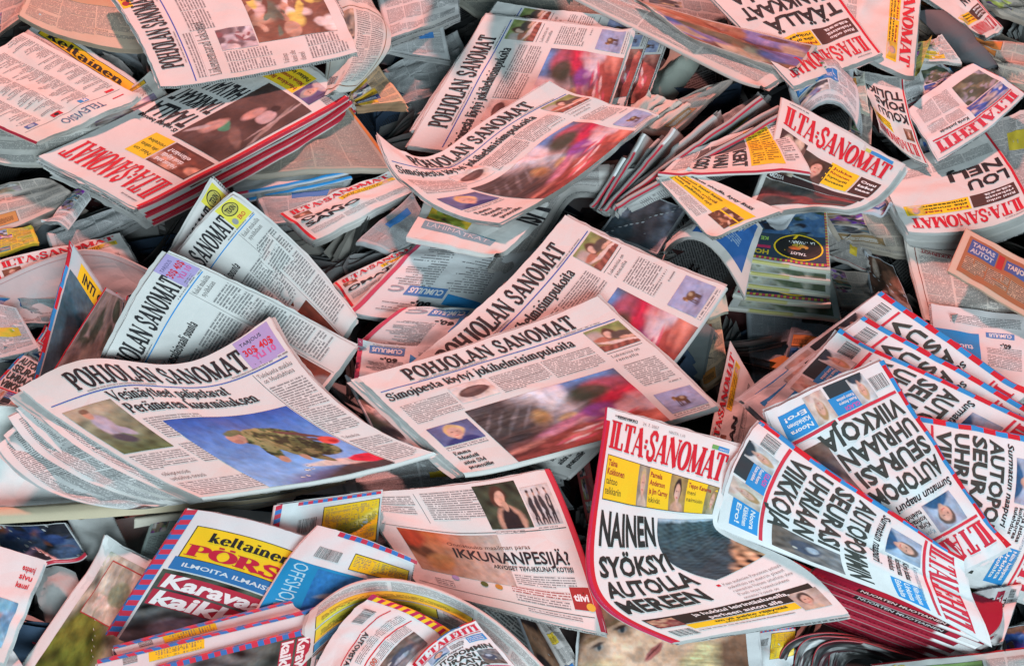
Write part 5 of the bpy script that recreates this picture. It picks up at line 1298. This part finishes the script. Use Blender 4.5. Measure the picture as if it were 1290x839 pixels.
N(NP, gen(147, (.62, .4, .24), ads=((.7, .4, .03), (.05, .08, .2))), [(440, 120, 5), (470, 72, 5.4), (510, 127, 5), (448, 134, 4.6)], 'orange page corner with layered white pages beneath it', G_IN, n=7, t=1.8, fan={'B': .1})
for i in range(4):
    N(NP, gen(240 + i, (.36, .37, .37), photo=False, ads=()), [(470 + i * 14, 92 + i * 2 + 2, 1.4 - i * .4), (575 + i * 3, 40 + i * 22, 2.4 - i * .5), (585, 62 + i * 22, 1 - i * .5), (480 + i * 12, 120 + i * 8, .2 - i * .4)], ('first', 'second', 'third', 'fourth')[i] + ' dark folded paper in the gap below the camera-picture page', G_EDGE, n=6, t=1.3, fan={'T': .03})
N(NP, gen(148, (.4, .35, .29), ads=((.3, .24, .16),), photo=False, edge=(.6, .2, .05)), [(498, 212, 4), (300, 222, 3.6), (325, 150, 5), (438, 134, 5)], 'shaded tan page with curved text lines and an orange edge', G_IN, t=1.5, n=5, fold='T')  # tan darkened, the page's shade is part of its tint
for i in (1, 0):
    N(TB, blank((.55, .56, .57)), [(442, 213 + i * 9, 4 - i), (296, 243 + i * 10, 3.6 - i), (290, 228 + i * 10, 2), (430, 203 + i * 8, 2.4)], ('upper', 'lower')[i] + ' of two blue and red striped spines beneath the shaded tan page', 'striped spines below the tan page', n=3, t=.9, strip=[CYAN, CYAN, (.55, .04, .08), (.5, .05, .1)], step=90, fold='T', wav=1)
N(NP, gen(149, (.55, .55, .55), photo=False), [(320, 240, 2.4), (440, 226, 3), (412, 276, 2.4), (340, 284, 1.6)], 'bundle of white page edges above the half-hidden red masthead', G_EDGE, n=12, t=3.2, fan={'B': .12, 'L': .05})
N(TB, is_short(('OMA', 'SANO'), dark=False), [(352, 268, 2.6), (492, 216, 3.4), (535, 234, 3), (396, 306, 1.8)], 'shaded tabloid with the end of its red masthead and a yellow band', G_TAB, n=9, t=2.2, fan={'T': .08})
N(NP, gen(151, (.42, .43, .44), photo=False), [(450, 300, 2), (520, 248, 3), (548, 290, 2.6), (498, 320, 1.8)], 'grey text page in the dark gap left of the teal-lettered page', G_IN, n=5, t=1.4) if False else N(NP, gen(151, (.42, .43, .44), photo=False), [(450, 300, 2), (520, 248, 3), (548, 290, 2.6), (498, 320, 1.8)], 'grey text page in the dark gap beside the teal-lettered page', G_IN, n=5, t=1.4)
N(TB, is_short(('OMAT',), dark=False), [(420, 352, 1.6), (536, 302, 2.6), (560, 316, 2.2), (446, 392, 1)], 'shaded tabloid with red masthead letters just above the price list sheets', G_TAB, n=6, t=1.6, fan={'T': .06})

# left side
N(NP, gen(160, (.56, .47, .42), ads=((.6, .25, .08),)), [(-30, 238, 3), (62, 222, 3.6), (100, 250, 3.4), (-30, 300, 2.6)], 'bundle of fanned page edges with blue printed ends at the left edge of the heap', G_EDGE, n=13, t=3.4, fan={'T': .15, 'B': .1})
N(NP, gen(161, (.6, .6, .6), ads=((.1, .35, .6),)), [[(96, 238, 4), (108, 240, 4.6), (114, 252, 4)], [(55, 280, 3.4), (72, 278, 4.2), (86, 290, 3.4)]], 'rolled page end with blue print beside the fanned page edges', G_EDGE, n=2)
N(NP, gen(162, (.7, .5, .05), ads=()), [(-20, 292, 2.2), (40, 286, 2.4), (48, 306, 2), (-20, 328, 1.8)], 'yellow page under the fanned page edges', G_IN, n=3)
N(NP, gen(163, (.56, .56, .56), photo=False), [(60, 292, 2.4), (172, 252, 3.2), (182, 268, 2.6), (70, 322, 1.8)], 'bundle of white pages lying below the three stacked tabloids', G_EDGE, n=10, t=2.6, fan={'B': .15})
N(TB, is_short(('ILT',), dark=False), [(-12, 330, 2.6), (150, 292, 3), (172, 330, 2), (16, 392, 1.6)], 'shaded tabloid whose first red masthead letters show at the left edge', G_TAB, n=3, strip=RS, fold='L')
N(NP, blank((.45, .52, .54), line=(.3, .05, .05)), [[(-20, 362, 2), (60, 326, 4), (130, 318, 4.2), (198, 348, 2.4)], [(-20, 440, 1), (60, 400, 2), (130, 392, 2.2), (190, 410, 1)]], 'teal-white page arching behind the striped-spine tabloid', G_IN, n=5, t=1.2, fold='T')
N(NP, gen(164, (.3, .38, .4)), [(-20, 372, 2.5), (70, 376, 3), (92, 404, 2), (-20, 410, 2)], 'rippled teal pages at the left edge', G_IN, n=7, t=1.6, wav=8)
N(NP, gen(165, (.6, .64, .66), ads=((.6, .5, .05),), photo=False), [(-30, 372, 3.6), (20, 388, 4), (50, 440, 3), (-30, 455, 3)], 'white sheet with a yellow band at the left edge', G_IN, n=4, t=1)
N(TB, il_auto, [(60, 415, 2.6), (100, 440, 3), (40, 520, 2), (-22, 500, 2.2)], 'pale tabloid edge with red and blue stripes behind the pink broadsheet', G_BLUE, strip=RB, step=45)
N(TB, standing, [(91, 308, 10), (152, 398, 7), (112, 500, 3), (42, 484, 3.4)], 'tabloid standing up with a pointed corner and red and blue spine', G_BLUE, n=3, t=.8, strip=RB, step=55)
for i in range(3):
    N(TB, darkphoto(170 + i, [(.2, .2, .19), (.26, .27, .24), (.05, .08, .06), (.3, .3, .3)]), [(134 + i * 14, 362 + i * 6, 9.6 - i * .5), (156 + i * 10, 376 + i * 4, 9 - i * .5), (140 + i * 12, 482, 5.5), (62 + i * 28, 478 - i * 5, 6)], ('longest', 'middle', 'shortest')[i] + ' of three upright red spines behind the pink broadsheet', 'three upright red spines', n=3, t=.8, strip=RS, wav=1)
N(BS, poh_text(True), [(168, 398, 9.5), (268, 226, 21.2), (440, 392, 5.6), (340, 545, 0)], 'thin white sheet tip standing behind the broadsheet with the yellow oval coupon', G_LILAC, n=2, t=.5)
N(BS, poh_text(True), [[(176, 402, 11), (232, 310, 17.6), (291, 244, 21.6)], [(268, 475, 5), (318, 385, 10), (374, 310, 13)], [(350, 545, 1), (405, 462, 4.5), (449, 402, 6.6)]], 'white standing broadsheet with a yellow oval coupon', G_LILAC, t=.8)
N(BS, poh_text(False), [[(108, 508, 8), (158, 400, 17), (212, 318, 22)], [(215, 560, 4.5), (268, 462, 9.4), (330, 374, 14)], [(318, 612, 4.6), (380, 528, 6.6), (448, 437, 8)]], 'white standing broadsheet with a lilac coupon and blue rule', G_LILAC, t=1.0)
N(NP, gen(175, (.6, .58, .57), ads=((.5, .1, .08), (.1, .35, .4))), [(-30, 545, 1), (30, 552, 1), (40, 640, 0), (-30, 650, 0)], 'reddish and teal page at the left edge beneath the pale wrapped bundle', G_IN)
N(NP, blank((.74, .76, .75)), [[(-20, 508, 10.4), (70, 530, 10.4), (150, 580, 9.6), (250, 628, 8.4), (435, 596, 8.6)], [(-20, 555, 7), (80, 572, 7), (155, 606, 6.6), (255, 636, 6.4), (438, 601, 6.6)], [(-20, 636, 3.6), (90, 640, 3.6), (165, 640, 4), (262, 643, 4.6), (440, 606, 5)]], 'pale bundle wrapped in blank paper under the soldier-photo broadsheet', G_EDGE, n=5, t=1.4, fold='B', wav=5)
N(NP, blank((.55, .47, .33)), [[(-20, 640, 5.6), (130, 630, 5.8), (260, 618, 6.2), (385, 606, 7), (436, 597, 7)], [(-20, 648, 6.8), (130, 638, 7), (260, 626, 7.4), (385, 612, 8), (436, 602, 8)], [(-20, 660, 5.8), (130, 652, 6), (260, 640, 6.2), (385, 622, 7), (436, 608, 7)]], 'cream rolled fold running along the foot of the wrapped bundle', G_EDGE, n=1, t=.4, wav=1)
N(NP, blank((.6, .55, .46)), [[(170, 650, 4.6), (270, 636, 5), (372, 616, 5.4)], [(170, 655, 5.6), (270, 643, 6), (372, 623, 6.4)], [(170, 664, 4.6), (270, 652, 5), (370, 632, 5.4)]], 'thinner rolled fold tucked below the cream one', G_EDGE, n=1, t=.4, wav=1)
for i in range(5)[::-1]:
    N(NP, gen(210 + i, (.70, .69, .68), photo=False), [[(30 - i * 9, 500 + i * 15, 12.6 - i * .5), (105, 470 + i * 8, 13 - i * .5), (190, 478 + i * 6, 12.8 - i * .5)], [(112 - i * 10, 574 + i * 12, 11.6 - i * .5), (190, 555 + i * 10, 11.8 - i * .5), (270, 548, 11.6 - i * .5)], [(240 - i * 14, 630 + i * 3, 10.6 - i * .4), (290, 622, 10.8 - i * .4), (352, 614, 10.6 - i * .4)]], ('uppermost', 'second', 'third', 'fourth', 'lowest')[i] + ' of the loose white sheets slipping out beneath the soldier-photo broadsheet', 'loose sheets under the soldier broadsheet', n=1, t=.25, fold='', wav=3)
N(BS, poh_soldier, [[(24, 488, 14), (118, 452, 15), (228, 458, 14.4), (339, 400, 15.4)], [(120, 556, 13), (222, 538, 13.2), (322, 530, 12.6), (424, 506, 13)], [(252, 627, 12), (346, 612, 12), (450, 595, 11.8), (546, 569, 11.8)]], 'pink-lit broadsheet with a camouflaged soldier on a blue photo', 'broadsheets', t=1.0, n=4, fan={'L': .05, 'B': .012}, fold='B', wav=1.2)

# middle
N(NP, gen(180, (.58, .56, .54), photo=False), [[(575, 335, 3), (640, 250, 5), (700, 214, 6), (768, 206, 6)], [(640, 360, 3), (690, 280, 5.4), (722, 238, 6.6), (765, 242, 5.4)]], 'curled white pages with list columns under the orange race-photo broadsheet', G_IN, n=7, t=1.8, fan={'B': .06, 'R': .04})
N(NP, cumulus((172, 100, 40), (85, 168), (62, 122)), [(690, 425, 3.6), (440, 395, 3), (548, 282, 4), (730, 300, 4.6)], 'rearmost upside-down price list with a bright blue panel', G_LIST, n=3)
N(NP, cumulus((165, 318, 62), (112, 172), (150, 330)), [(690, 470, 5), (446, 436, 4.4), (508, 386, 5), (720, 392, 5.6)], 'middle upside-down price list overlapping the rearmost one', G_LIST, n=3)
N(NP, cumulus((200, 300, 70), (160, 190), (190, 320)), [(650, 520, 6), (446, 480, 5.6), (452, 432, 6), (660, 445, 6.4)], 'nearest price list, mostly under the two central pink broadsheets', G_LIST, n=3)
N(MG, darkphoto(181, [(.1, .05, .04), (.3, .14, .1), (.05, .08, .06), (.25, .3, .33), (.02, .03, .04)]), [(438, 478, 4), (500, 488, 4.4), (600, 590, 4), (480, 560, 3.6)], 'dark colourful magazine picture beside the central pink broadsheet', G_MAG)
N(TB, promo, [[(690, 262, 9.4), (655, 300, 11.4), (625, 322, 11.6)], [(620, 248, 9), (590, 280, 11), (570, 308, 12)], [(545, 232, 8), (530, 262, 9.6), (512, 296, 11)]], 'upside-down page with teal lettering and an orange cartoon box', G_IN, n=4, t=1.2, fold='R')
N(BS, poh_race, [[(476, 168, 11.4), (534, 196, 9.6), (600, 158, 10), (692, 108, 10.6)], [(524, 243, 11.6), (606, 230, 11), (676, 178, 11), (760, 128, 11.4)], [(629, 282, 13.4), (704, 240, 13), (768, 190, 12.6), (829, 140, 12)]], 'orange-lit broadsheet with race photo and a wavy title in the upper middle', G_RACE, t=.8, fold='R')
N(NP, blank((.62, .58, .48)), [(870, 375, 4), (912, 362, 4.4), (918, 392, 4), (880, 405, 3.6)], 'small cream sheet behind the corner of the central broadsheet', G_IN, n=1)
N(NP, gen(182, (.6, .42, .28), ads=((.6, .25, .06), (.5, .1, .05)), photo=True), [(878, 388, 3), (905, 380, 3.4), (918, 470, 2), (885, 492, 1.6)], 'orange-lit magazine page standing behind the central broadsheets', G_IN, n=4)  # the orange light is put into the paper tint
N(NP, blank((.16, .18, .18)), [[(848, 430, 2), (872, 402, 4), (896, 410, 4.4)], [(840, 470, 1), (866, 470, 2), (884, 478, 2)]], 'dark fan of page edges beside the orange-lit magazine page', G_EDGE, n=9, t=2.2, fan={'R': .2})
N(TB, is_short(('SAN',), dark=False), [(890, 572, 2.4), (920, 432, 6.4), (962, 505, 5.6), (950, 570, 2)], 'tabloid standing on edge with red masthead letters climbing upward', G_TAB, n=3)
N(BS, poh_race, [[(498, 470, 9), (612, 378, 9.4), (712, 271, 10.6)], [(600, 545, 8.8), (708, 440, 9.4), (802, 316, 10)], [(715, 600, 8), (812, 500, 8.6), (914, 362, 9.4)]], 'pink broadsheet with race photo half covered by the copy nearer the middle', G_RACE, t=1.0, fold='B', wav=1.2)
N(NP, gen(183, (.6, .63, .64), photo=False), [(430, 598, 6), (700, 545, 6.4), (706, 606, 5.8), (440, 628, 5.6)], 'pale page with slanted lettering just below the central broadsheet', G_IN, n=4)
N(BS, poh_race, [[(450, 475, 11.4), (603, 430, 12), (752, 372, 12.6)], [(514, 534, 11.4), (670, 490, 11.8), (828, 441, 12.2)], [(583, 597, 11), (745, 558, 11.4), (903, 512, 11.8)]], 'fully visible pink broadsheet with race photo and clam at the centre of the heap', G_RACE, t=1.3, fan={'L': .025}, fold='B', wav=1.4)

# near side, right
VL = ('rearmost', 'second', 'third')
N(TB, il_auto, [(1296, 494, 7), (1130, 640, 6.4), (930, 500, 11.4), (1111, 366, 12)], 'rearmost of the fanned striped-spine tabloids, barcode corner showing', G_BLUE, strip=RB, step=45)
N(TB, il_auto, [(1305, 520, 8), (1140, 655, 7.4), (938, 510, 12.6), (1088, 399, 13.2)], 'second of the fanned striped-spine tabloids, only its spine showing', G_BLUE, strip=RB, step=45)
N(TB, il_auto, [(1335, 548, 9), (1200, 668, 8.4), (962, 518, 14.2), (1056, 418, 14.8)], 'third fanned striped-spine tabloid, with bald headline ends and a blue portrait', G_BLUE, strip=RB, step=45)
N(NP, gen(190, (.6, .6, .62)), [(1170, 660, 6), (1300, 620, 6), (1310, 730, 5), (1220, 760, 5)], 'layered page edges under the sideways striped tabloid', G_EDGE, n=10, t=2.4, fan={'B': .1})
N(TB, il_auto, [[(1345, 560, 12.6), (1340, 670, 10), (1300, 760, 7)], [(1240, 540, 12.8), (1235, 640, 10.6), (1195, 730, 7.4)], [(1138, 521, 13), (1130, 620, 10.8), (1110, 720, 8)]], 'striped-spine tabloid turned sideways with its red title running down the right edge', G_BLUE, strip=RB, step=45)
N(TB, il_auto, [[(1268, 691, 11.6), (1218, 716, 11), (1150, 742, 8.6)], [(1185, 566, 15.6), (1130, 600, 15.8), (1040, 650, 13.6)], [(1112, 454, 19.4), (1045, 482, 19.8), (964, 520, 19)]], 'upside-down striped-spine tabloid with complete black headline, lying flat', G_BLUE, strip=RB, step=45)
for i in range(6)[::-1]:
    d = i * 9
    N(MG, spine_mag(i in (0, 1)), [[(1236 - i * 4, 806 + d, 9 - i * 1.0), (1020 - i * 4, 722 + d, 8.4 - i * 1.0)], [(1250 - i * 4, 798 + d, 9.2 - i), (1032 - i * 4, 712 + d, 8.6 - i)], [(1262, 760 + d, 8 - i), (1050, 680 + d, 8 - i)]], ('topmost', 'second', 'third', 'fourth', 'fifth', 'lowest')[i] + ' of the stacked glossy magazines with dark red spines', 'stacked red magazines', n=2, t=.9, strip=[WHITE, (.42, .012, .04), (.42, .012, .04), (.42, .012, .04), (.42, .012, .04), (.3, .01, .03)], step=60, fold='T', wav=.4)
N(TB, il_auto, [[(1212, 706, 15.4), (1226, 752, 14.2), (1246, 812, 11.6)], [(1128, 648, 18), (1112, 700, 16.4), (1130, 752, 13.2)], [(1040, 590, 20), (1010, 650, 17.4), (1010, 706, 13.4)], [(958, 528, 21.4), (922, 592, 18.6), (904, 664, 15)]], 'crumpled striped-spine tabloid with a warped black headline', G_BLUE, strip=RB, step=45, wav=3)
N(TB, triangles, [(1288, 735, 8.4), (1262, 812, 8), (1200, 796, 7.6), (1226, 744, 8)], 'pinkish page with a red banner and red triangles in the lower right', G_IN, n=3)
N(MG, darkphoto(191, [(.04, .1, .35), (.1, .05, .3), (.3, .12, .08)]), [(1262, 790, 6.4), (1320, 782, 6.4), (1320, 840, 5.6), (1272, 830, 5.6)], 'blue magazine cover beside the red triangles', G_MAG)
for i in range(4):
    d = i * 22
    N(MG, darkphoto(60 + i, [(.02, .02, .022), (.03, .03, .03), (.5, .5, .5), (.02, .02, .02), (.05, .01, .015)], (.05, .045, .05)), [[(978 + d, 860, 1), (992 + d, 812 - 5 * (i % 2), 5), (1040 + d, 797 + i * 6, 5.6), (1095 + d, 806 + i * 8, 4)], [(990 + d, 890, 0), (1006 + d, 830, 2.5), (1050 + d, 816 + i * 6, 3), (1105 + d, 826 + i * 8, 2)]], ('first', 'second', 'third', 'fourth')[i] + ' of the black pages curling up with red rims below the red magazines', 'black curled pages', n=1, t=.35, strip=[(.4, .02, .03)], fold='T', wav=1)
N(NP, gen(192, (.66, .66, .66), photo=False), [(1000, 722, 5.4), (1085, 742, 5.6), (1140, 790, 5.4), (1060, 768, 5)], 'white crumpled sheet between the red magazine stacks', G_IN, n=1)
for i in range(2):
    N(MG, spine_mag(False), [[(1180 - i * 6, 806 + i * 9, 4.4 - i), (985, 716 + i * 10, 4 - i)], [(1190, 798 + i * 9, 4.4 - i), (1000, 706 + i * 10, 4 - i)]], ('upper', 'lower')[i] + ' of two dark red magazines under the white crumpled sheet', 'red magazines under the white sheet', n=2, t=.9, strip=[(.42, .012, .04)], fold='T', wav=.4)
N(MG, gen(193, (.5, .5, .48), ads=((.75, .55, .05), (.2, .3, .1)), title=('Vs', YEL, 40)), [(1098, 838, 8), (1300, 816, 8.4), (1310, 880, 7.4), (1105, 900, 7)], 'cover with red rim and yellow box at the bottom right corner', G_MAG, strip=[DRED], fold='T')
N(MG, face_mag, [[(735, 750, 8), (840, 760, 8.4), (952, 768, 8)], [(722, 905, 4), (840, 915, 4.4), (966, 915, 4)]], 'magazine with the close-up face of a blonde woman at the bottom edge', G_MAG, strip=None, fold='R')
N('classified_paper', kp_back, [(946, 796, 4.4), (1002, 790, 4.6), (1000, 834, 3.8), (940, 850, 3.6)], 'greenish striped paper corner beside the blonde face', G_YEL, n=3)
N(TB, gen(194, (.5, .1, .1), ads=((.04, .18, .5),)), [(722, 560, 3), (738, 556, 3.4), (756, 655, 2), (742, 660, 1.6)], 'narrow red and white tabloid spine in the gap beside the drowned-car tabloid', G_EDGE, n=3)
N(TB, is_nainen, [[(766, 515, 19), (848, 537, 19.6), (933, 563, 19)], [(752, 612, 16.6), (830, 630, 17), (907, 642, 16.4)], [(742, 692, 14.4), (834, 692, 14.6), (912, 668, 14.4)], [(758, 758, 13.4), (872, 742, 13.6), (990, 702, 13.4)], [(850, 809, 12.6), (960, 790, 13), (1068, 773, 12.6)]], 'tabloid with a four-line black headline and a dark sea photo', G_TAB, t=1.0, n=5, strip=[(.62, .03, .1)], fold='L', wav=.8)

# near side, middle and left
N(NP, gen(200, (.5, .55, .58), photo=False), [(560, 598, 5.4), (688, 582, 5.6), (722, 640, 5), (600, 640, 5)], 'teal page just behind the window-cleaning advertisement', G_IN, n=3)
N(NP, window_ad, [[(440, 618, 10), (570, 612, 10.8), (691, 590, 10)], [(482, 672, 9.4), (610, 690, 9.8), (730, 688, 9.6)], [(528, 740, 9), (640, 770, 9.2), (763, 796, 9)]], 'page with a large window-cleaning advertisement and a woman in a black dress', G_IN, t=.8, n=4, strip=[(.55, .04, .07)], fold='R', wav=1.4)
N(NP, espanja, [(-70, 665, 8), (57, 706, 8.4), (4, 834, 7), (-120, 800, 6.6)], 'white brochure with small red words and a blue picture at the lower left', G_MAG, n=3)
N(MG, darkphoto(201, [(.04, .07, .2), (.1, .14, .25), (.3, .1, .06), (.03, .03, .04)], (.62, .63, .64)), [(-10, 662, 4), (82, 658, 4.6), (110, 700, 4), (10, 716, 3.4)], 'magazine with a dark blue cover picture and a barcode at the left edge', G_MAG, strip=RS, fold='B', t=1.0)
N(NP, blank((.4, .4, .39)), [[(40, 730, 1), (62, 712, 3), (95, 722, 3)], [(48, 760, 1), (72, 745, 3), (104, 770, 2)], [(58, 790, 0), (82, 775, 2), (100, 800, 1)]], 'fan of grey curled pages beside the garden-photo magazine', G_EDGE, n=8, t=2)
N(NP, blank((.5, .5, .49)), [(90, 655, 3), (140, 648, 3.6), (165, 700, 3), (110, 705, 2.4)], 'grey leaning sheets above the garden-photo magazine', G_EDGE, n=6, t=1.4)
for i in range(2):
    N(MG, blank((.3, .3, .3)), [(62, 800 + i * 18, 1.4 - i * .5), (25, 780 + i * 18, 1.4 - i * .5), (22, 768 + i * 18, .6), (60, 785 + i * 18, .6)], ('upper', 'lower')[i] + ' of two small red spines in the gap at the lower left', 'small red spines', n=2, t=.7, strip=RS, fold='T', wav=.5)
N(NP, blank((.62, .55, .55)), [(-20, 828, 5), (16, 818, 5.4), (36, 850, 5), (-20, 870, 5)], 'pinkish paper corner at the very bottom left', G_IN, n=2)
N(MG, green_mag, [(136, 680, 5.6), (205, 716, 6), (110, 900, 4), (20, 846, 3.6)], 'magazine with a garden photo and a wide white margin', G_MAG, t=.6)
N(NP, gen(202, (.4, .47, .44), ads=((.12, .2, .1),)), [(196, 645, 5), (250, 640, 5.4), (200, 760, 4.4), (150, 780, 4)], 'pale green sheet tucked behind the yellow-titled paper', G_IN, n=2)
N(NP, blank((.5, .5, .5)), [(250, 640, 5.6), (352, 646, 5.8), (356, 690, 5.4), (246, 668, 5.4)], 'thick grey page edges rolling over behind the yellow title', G_EDGE, n=10, t=2.4, fan={'T': .2})
N('classified_paper', kp_back, [(348, 636, 12.6), (480, 618, 12.6), (472, 700, 8), (330, 750, 6)], 'white back cover with a barcode and a yellow text panel', G_YEL, t=1.0)
N('classified_paper', kp_front, [[(236, 640, 13), (342, 662, 13.4), (440, 700, 12.4)], [(180, 726, 9), (286, 752, 9.4), (388, 792, 8.6)], [(126, 810, 5), (230, 838, 5.2), (336, 872, 4.6)]], 'glossy paper with a yellow title and white headline on red bars', G_YEL, t=1.2, strip=YR, step=14, wav=1.2)
N(MG, offshore, [[(400, 660, 14.6), (455, 676, 15.6), (522, 704, 14)], [(362, 705, 13), (430, 725, 13.6), (515, 745, 12)], [(326, 768, 9.6), (410, 785, 10), (500, 800, 9)]], 'white paper with a bright blue boating panel and rolled top corner', G_YEL, t=1.2, n=5)
N('classified_paper', kp_small(True), [(408, 746, 11), (420, 782, 11), (160, 850, 9.6), (143, 815, 10)], 'uppermost of three striped spines slanting below the red headline bars', 'striped spines slanting below the headline', n=4, t=1.5, strip=YR, step=15, wav=.8)
N('classified_paper', kp_small(True), [(404, 766, 12), (400, 820, 11.6), (130, 890, 10.6), (122, 832, 11)], 'middle striped spine with a yellow text box beneath it', 'striped spines slanting below the headline', n=4, t=1.5, strip=YR, step=15, wav=.8)
N('classified_paper', kp_small(False), [(404, 787, 13), (385, 905, 11.6), (178, 950, 10.6), (196, 840, 11.6)], 'nearest striped spine with white words on red running downward', 'striped spines slanting below the headline', n=4, t=1.5, strip=YR, step=15, wav=.8)
N(NP, gen(203, (.66, .66, .64), ads=((.75, .58, .05), (.05, .3, .55))), [[(388, 770, 13), (440, 738, 15), (530, 738, 15.4), (620, 782, 14.6), (700, 862, 12.6)], [(378, 850, 12), (440, 795, 13), (540, 790, 13.4), (610, 830, 13), (670, 905, 12)]], 'white newspaper arching over the bottom edge like an open tube', G_IN, n=6, t=1.0, fold='T')
N(TB, autovista, [[(566, 796, 15.6), (520, 842, 15), (490, 890, 14)], [(520, 770, 16.6), (470, 800, 16), (440, 850, 15)], [(470, 752, 16), (425, 790, 15), (392, 850, 14)]], 'small paper with a yellow and red striped edge on the arching newspaper', G_IN, n=4, t=.9, strip=[YEL, (.5, .02, .1)], step=16)
N(TB, il_auto, [[(520, 836, 17), (560, 800, 17.6), (598, 784, 17)], [(560, 880, 16), (600, 850, 16.6), (660, 850, 16)]], 'round-edged tabloid with blue and red border at the bottom edge', G_BLUE, n=2, t=.6, strip=RB, step=40, fold='T')
N(NP, blank((.55, .5, .42)), [[(610, 775, 9), (650, 808, 9.4), (690, 845, 9)], [(606, 790, 8), (640, 820, 8.6), (676, 860, 8)]], 'beige page edges sloping down beside the blonde face', G_EDGE, n=8, t=1.6)
N(MG, darkphoto(205, [(.03, .02, .02), (.16, .08, .05), (.3, .16, .1), (.06, .04, .04)]), [(650, 770, 4.6), (735, 790, 5), (730, 880, 4), (690, 870, 4)], 'dark brown magazine page between the arching newspaper and the blonde face', G_MAG)
N(TB, gen(206, (.55, .5, .48)), [(670, 770, 5.8), (690, 768, 6), (740, 850, 5), (722, 860, 5)], 'white and red page edge leaning beside the dark brown magazine page', G_EDGE, n=4, t=.8)
bpy.data.objects.remove(_o)
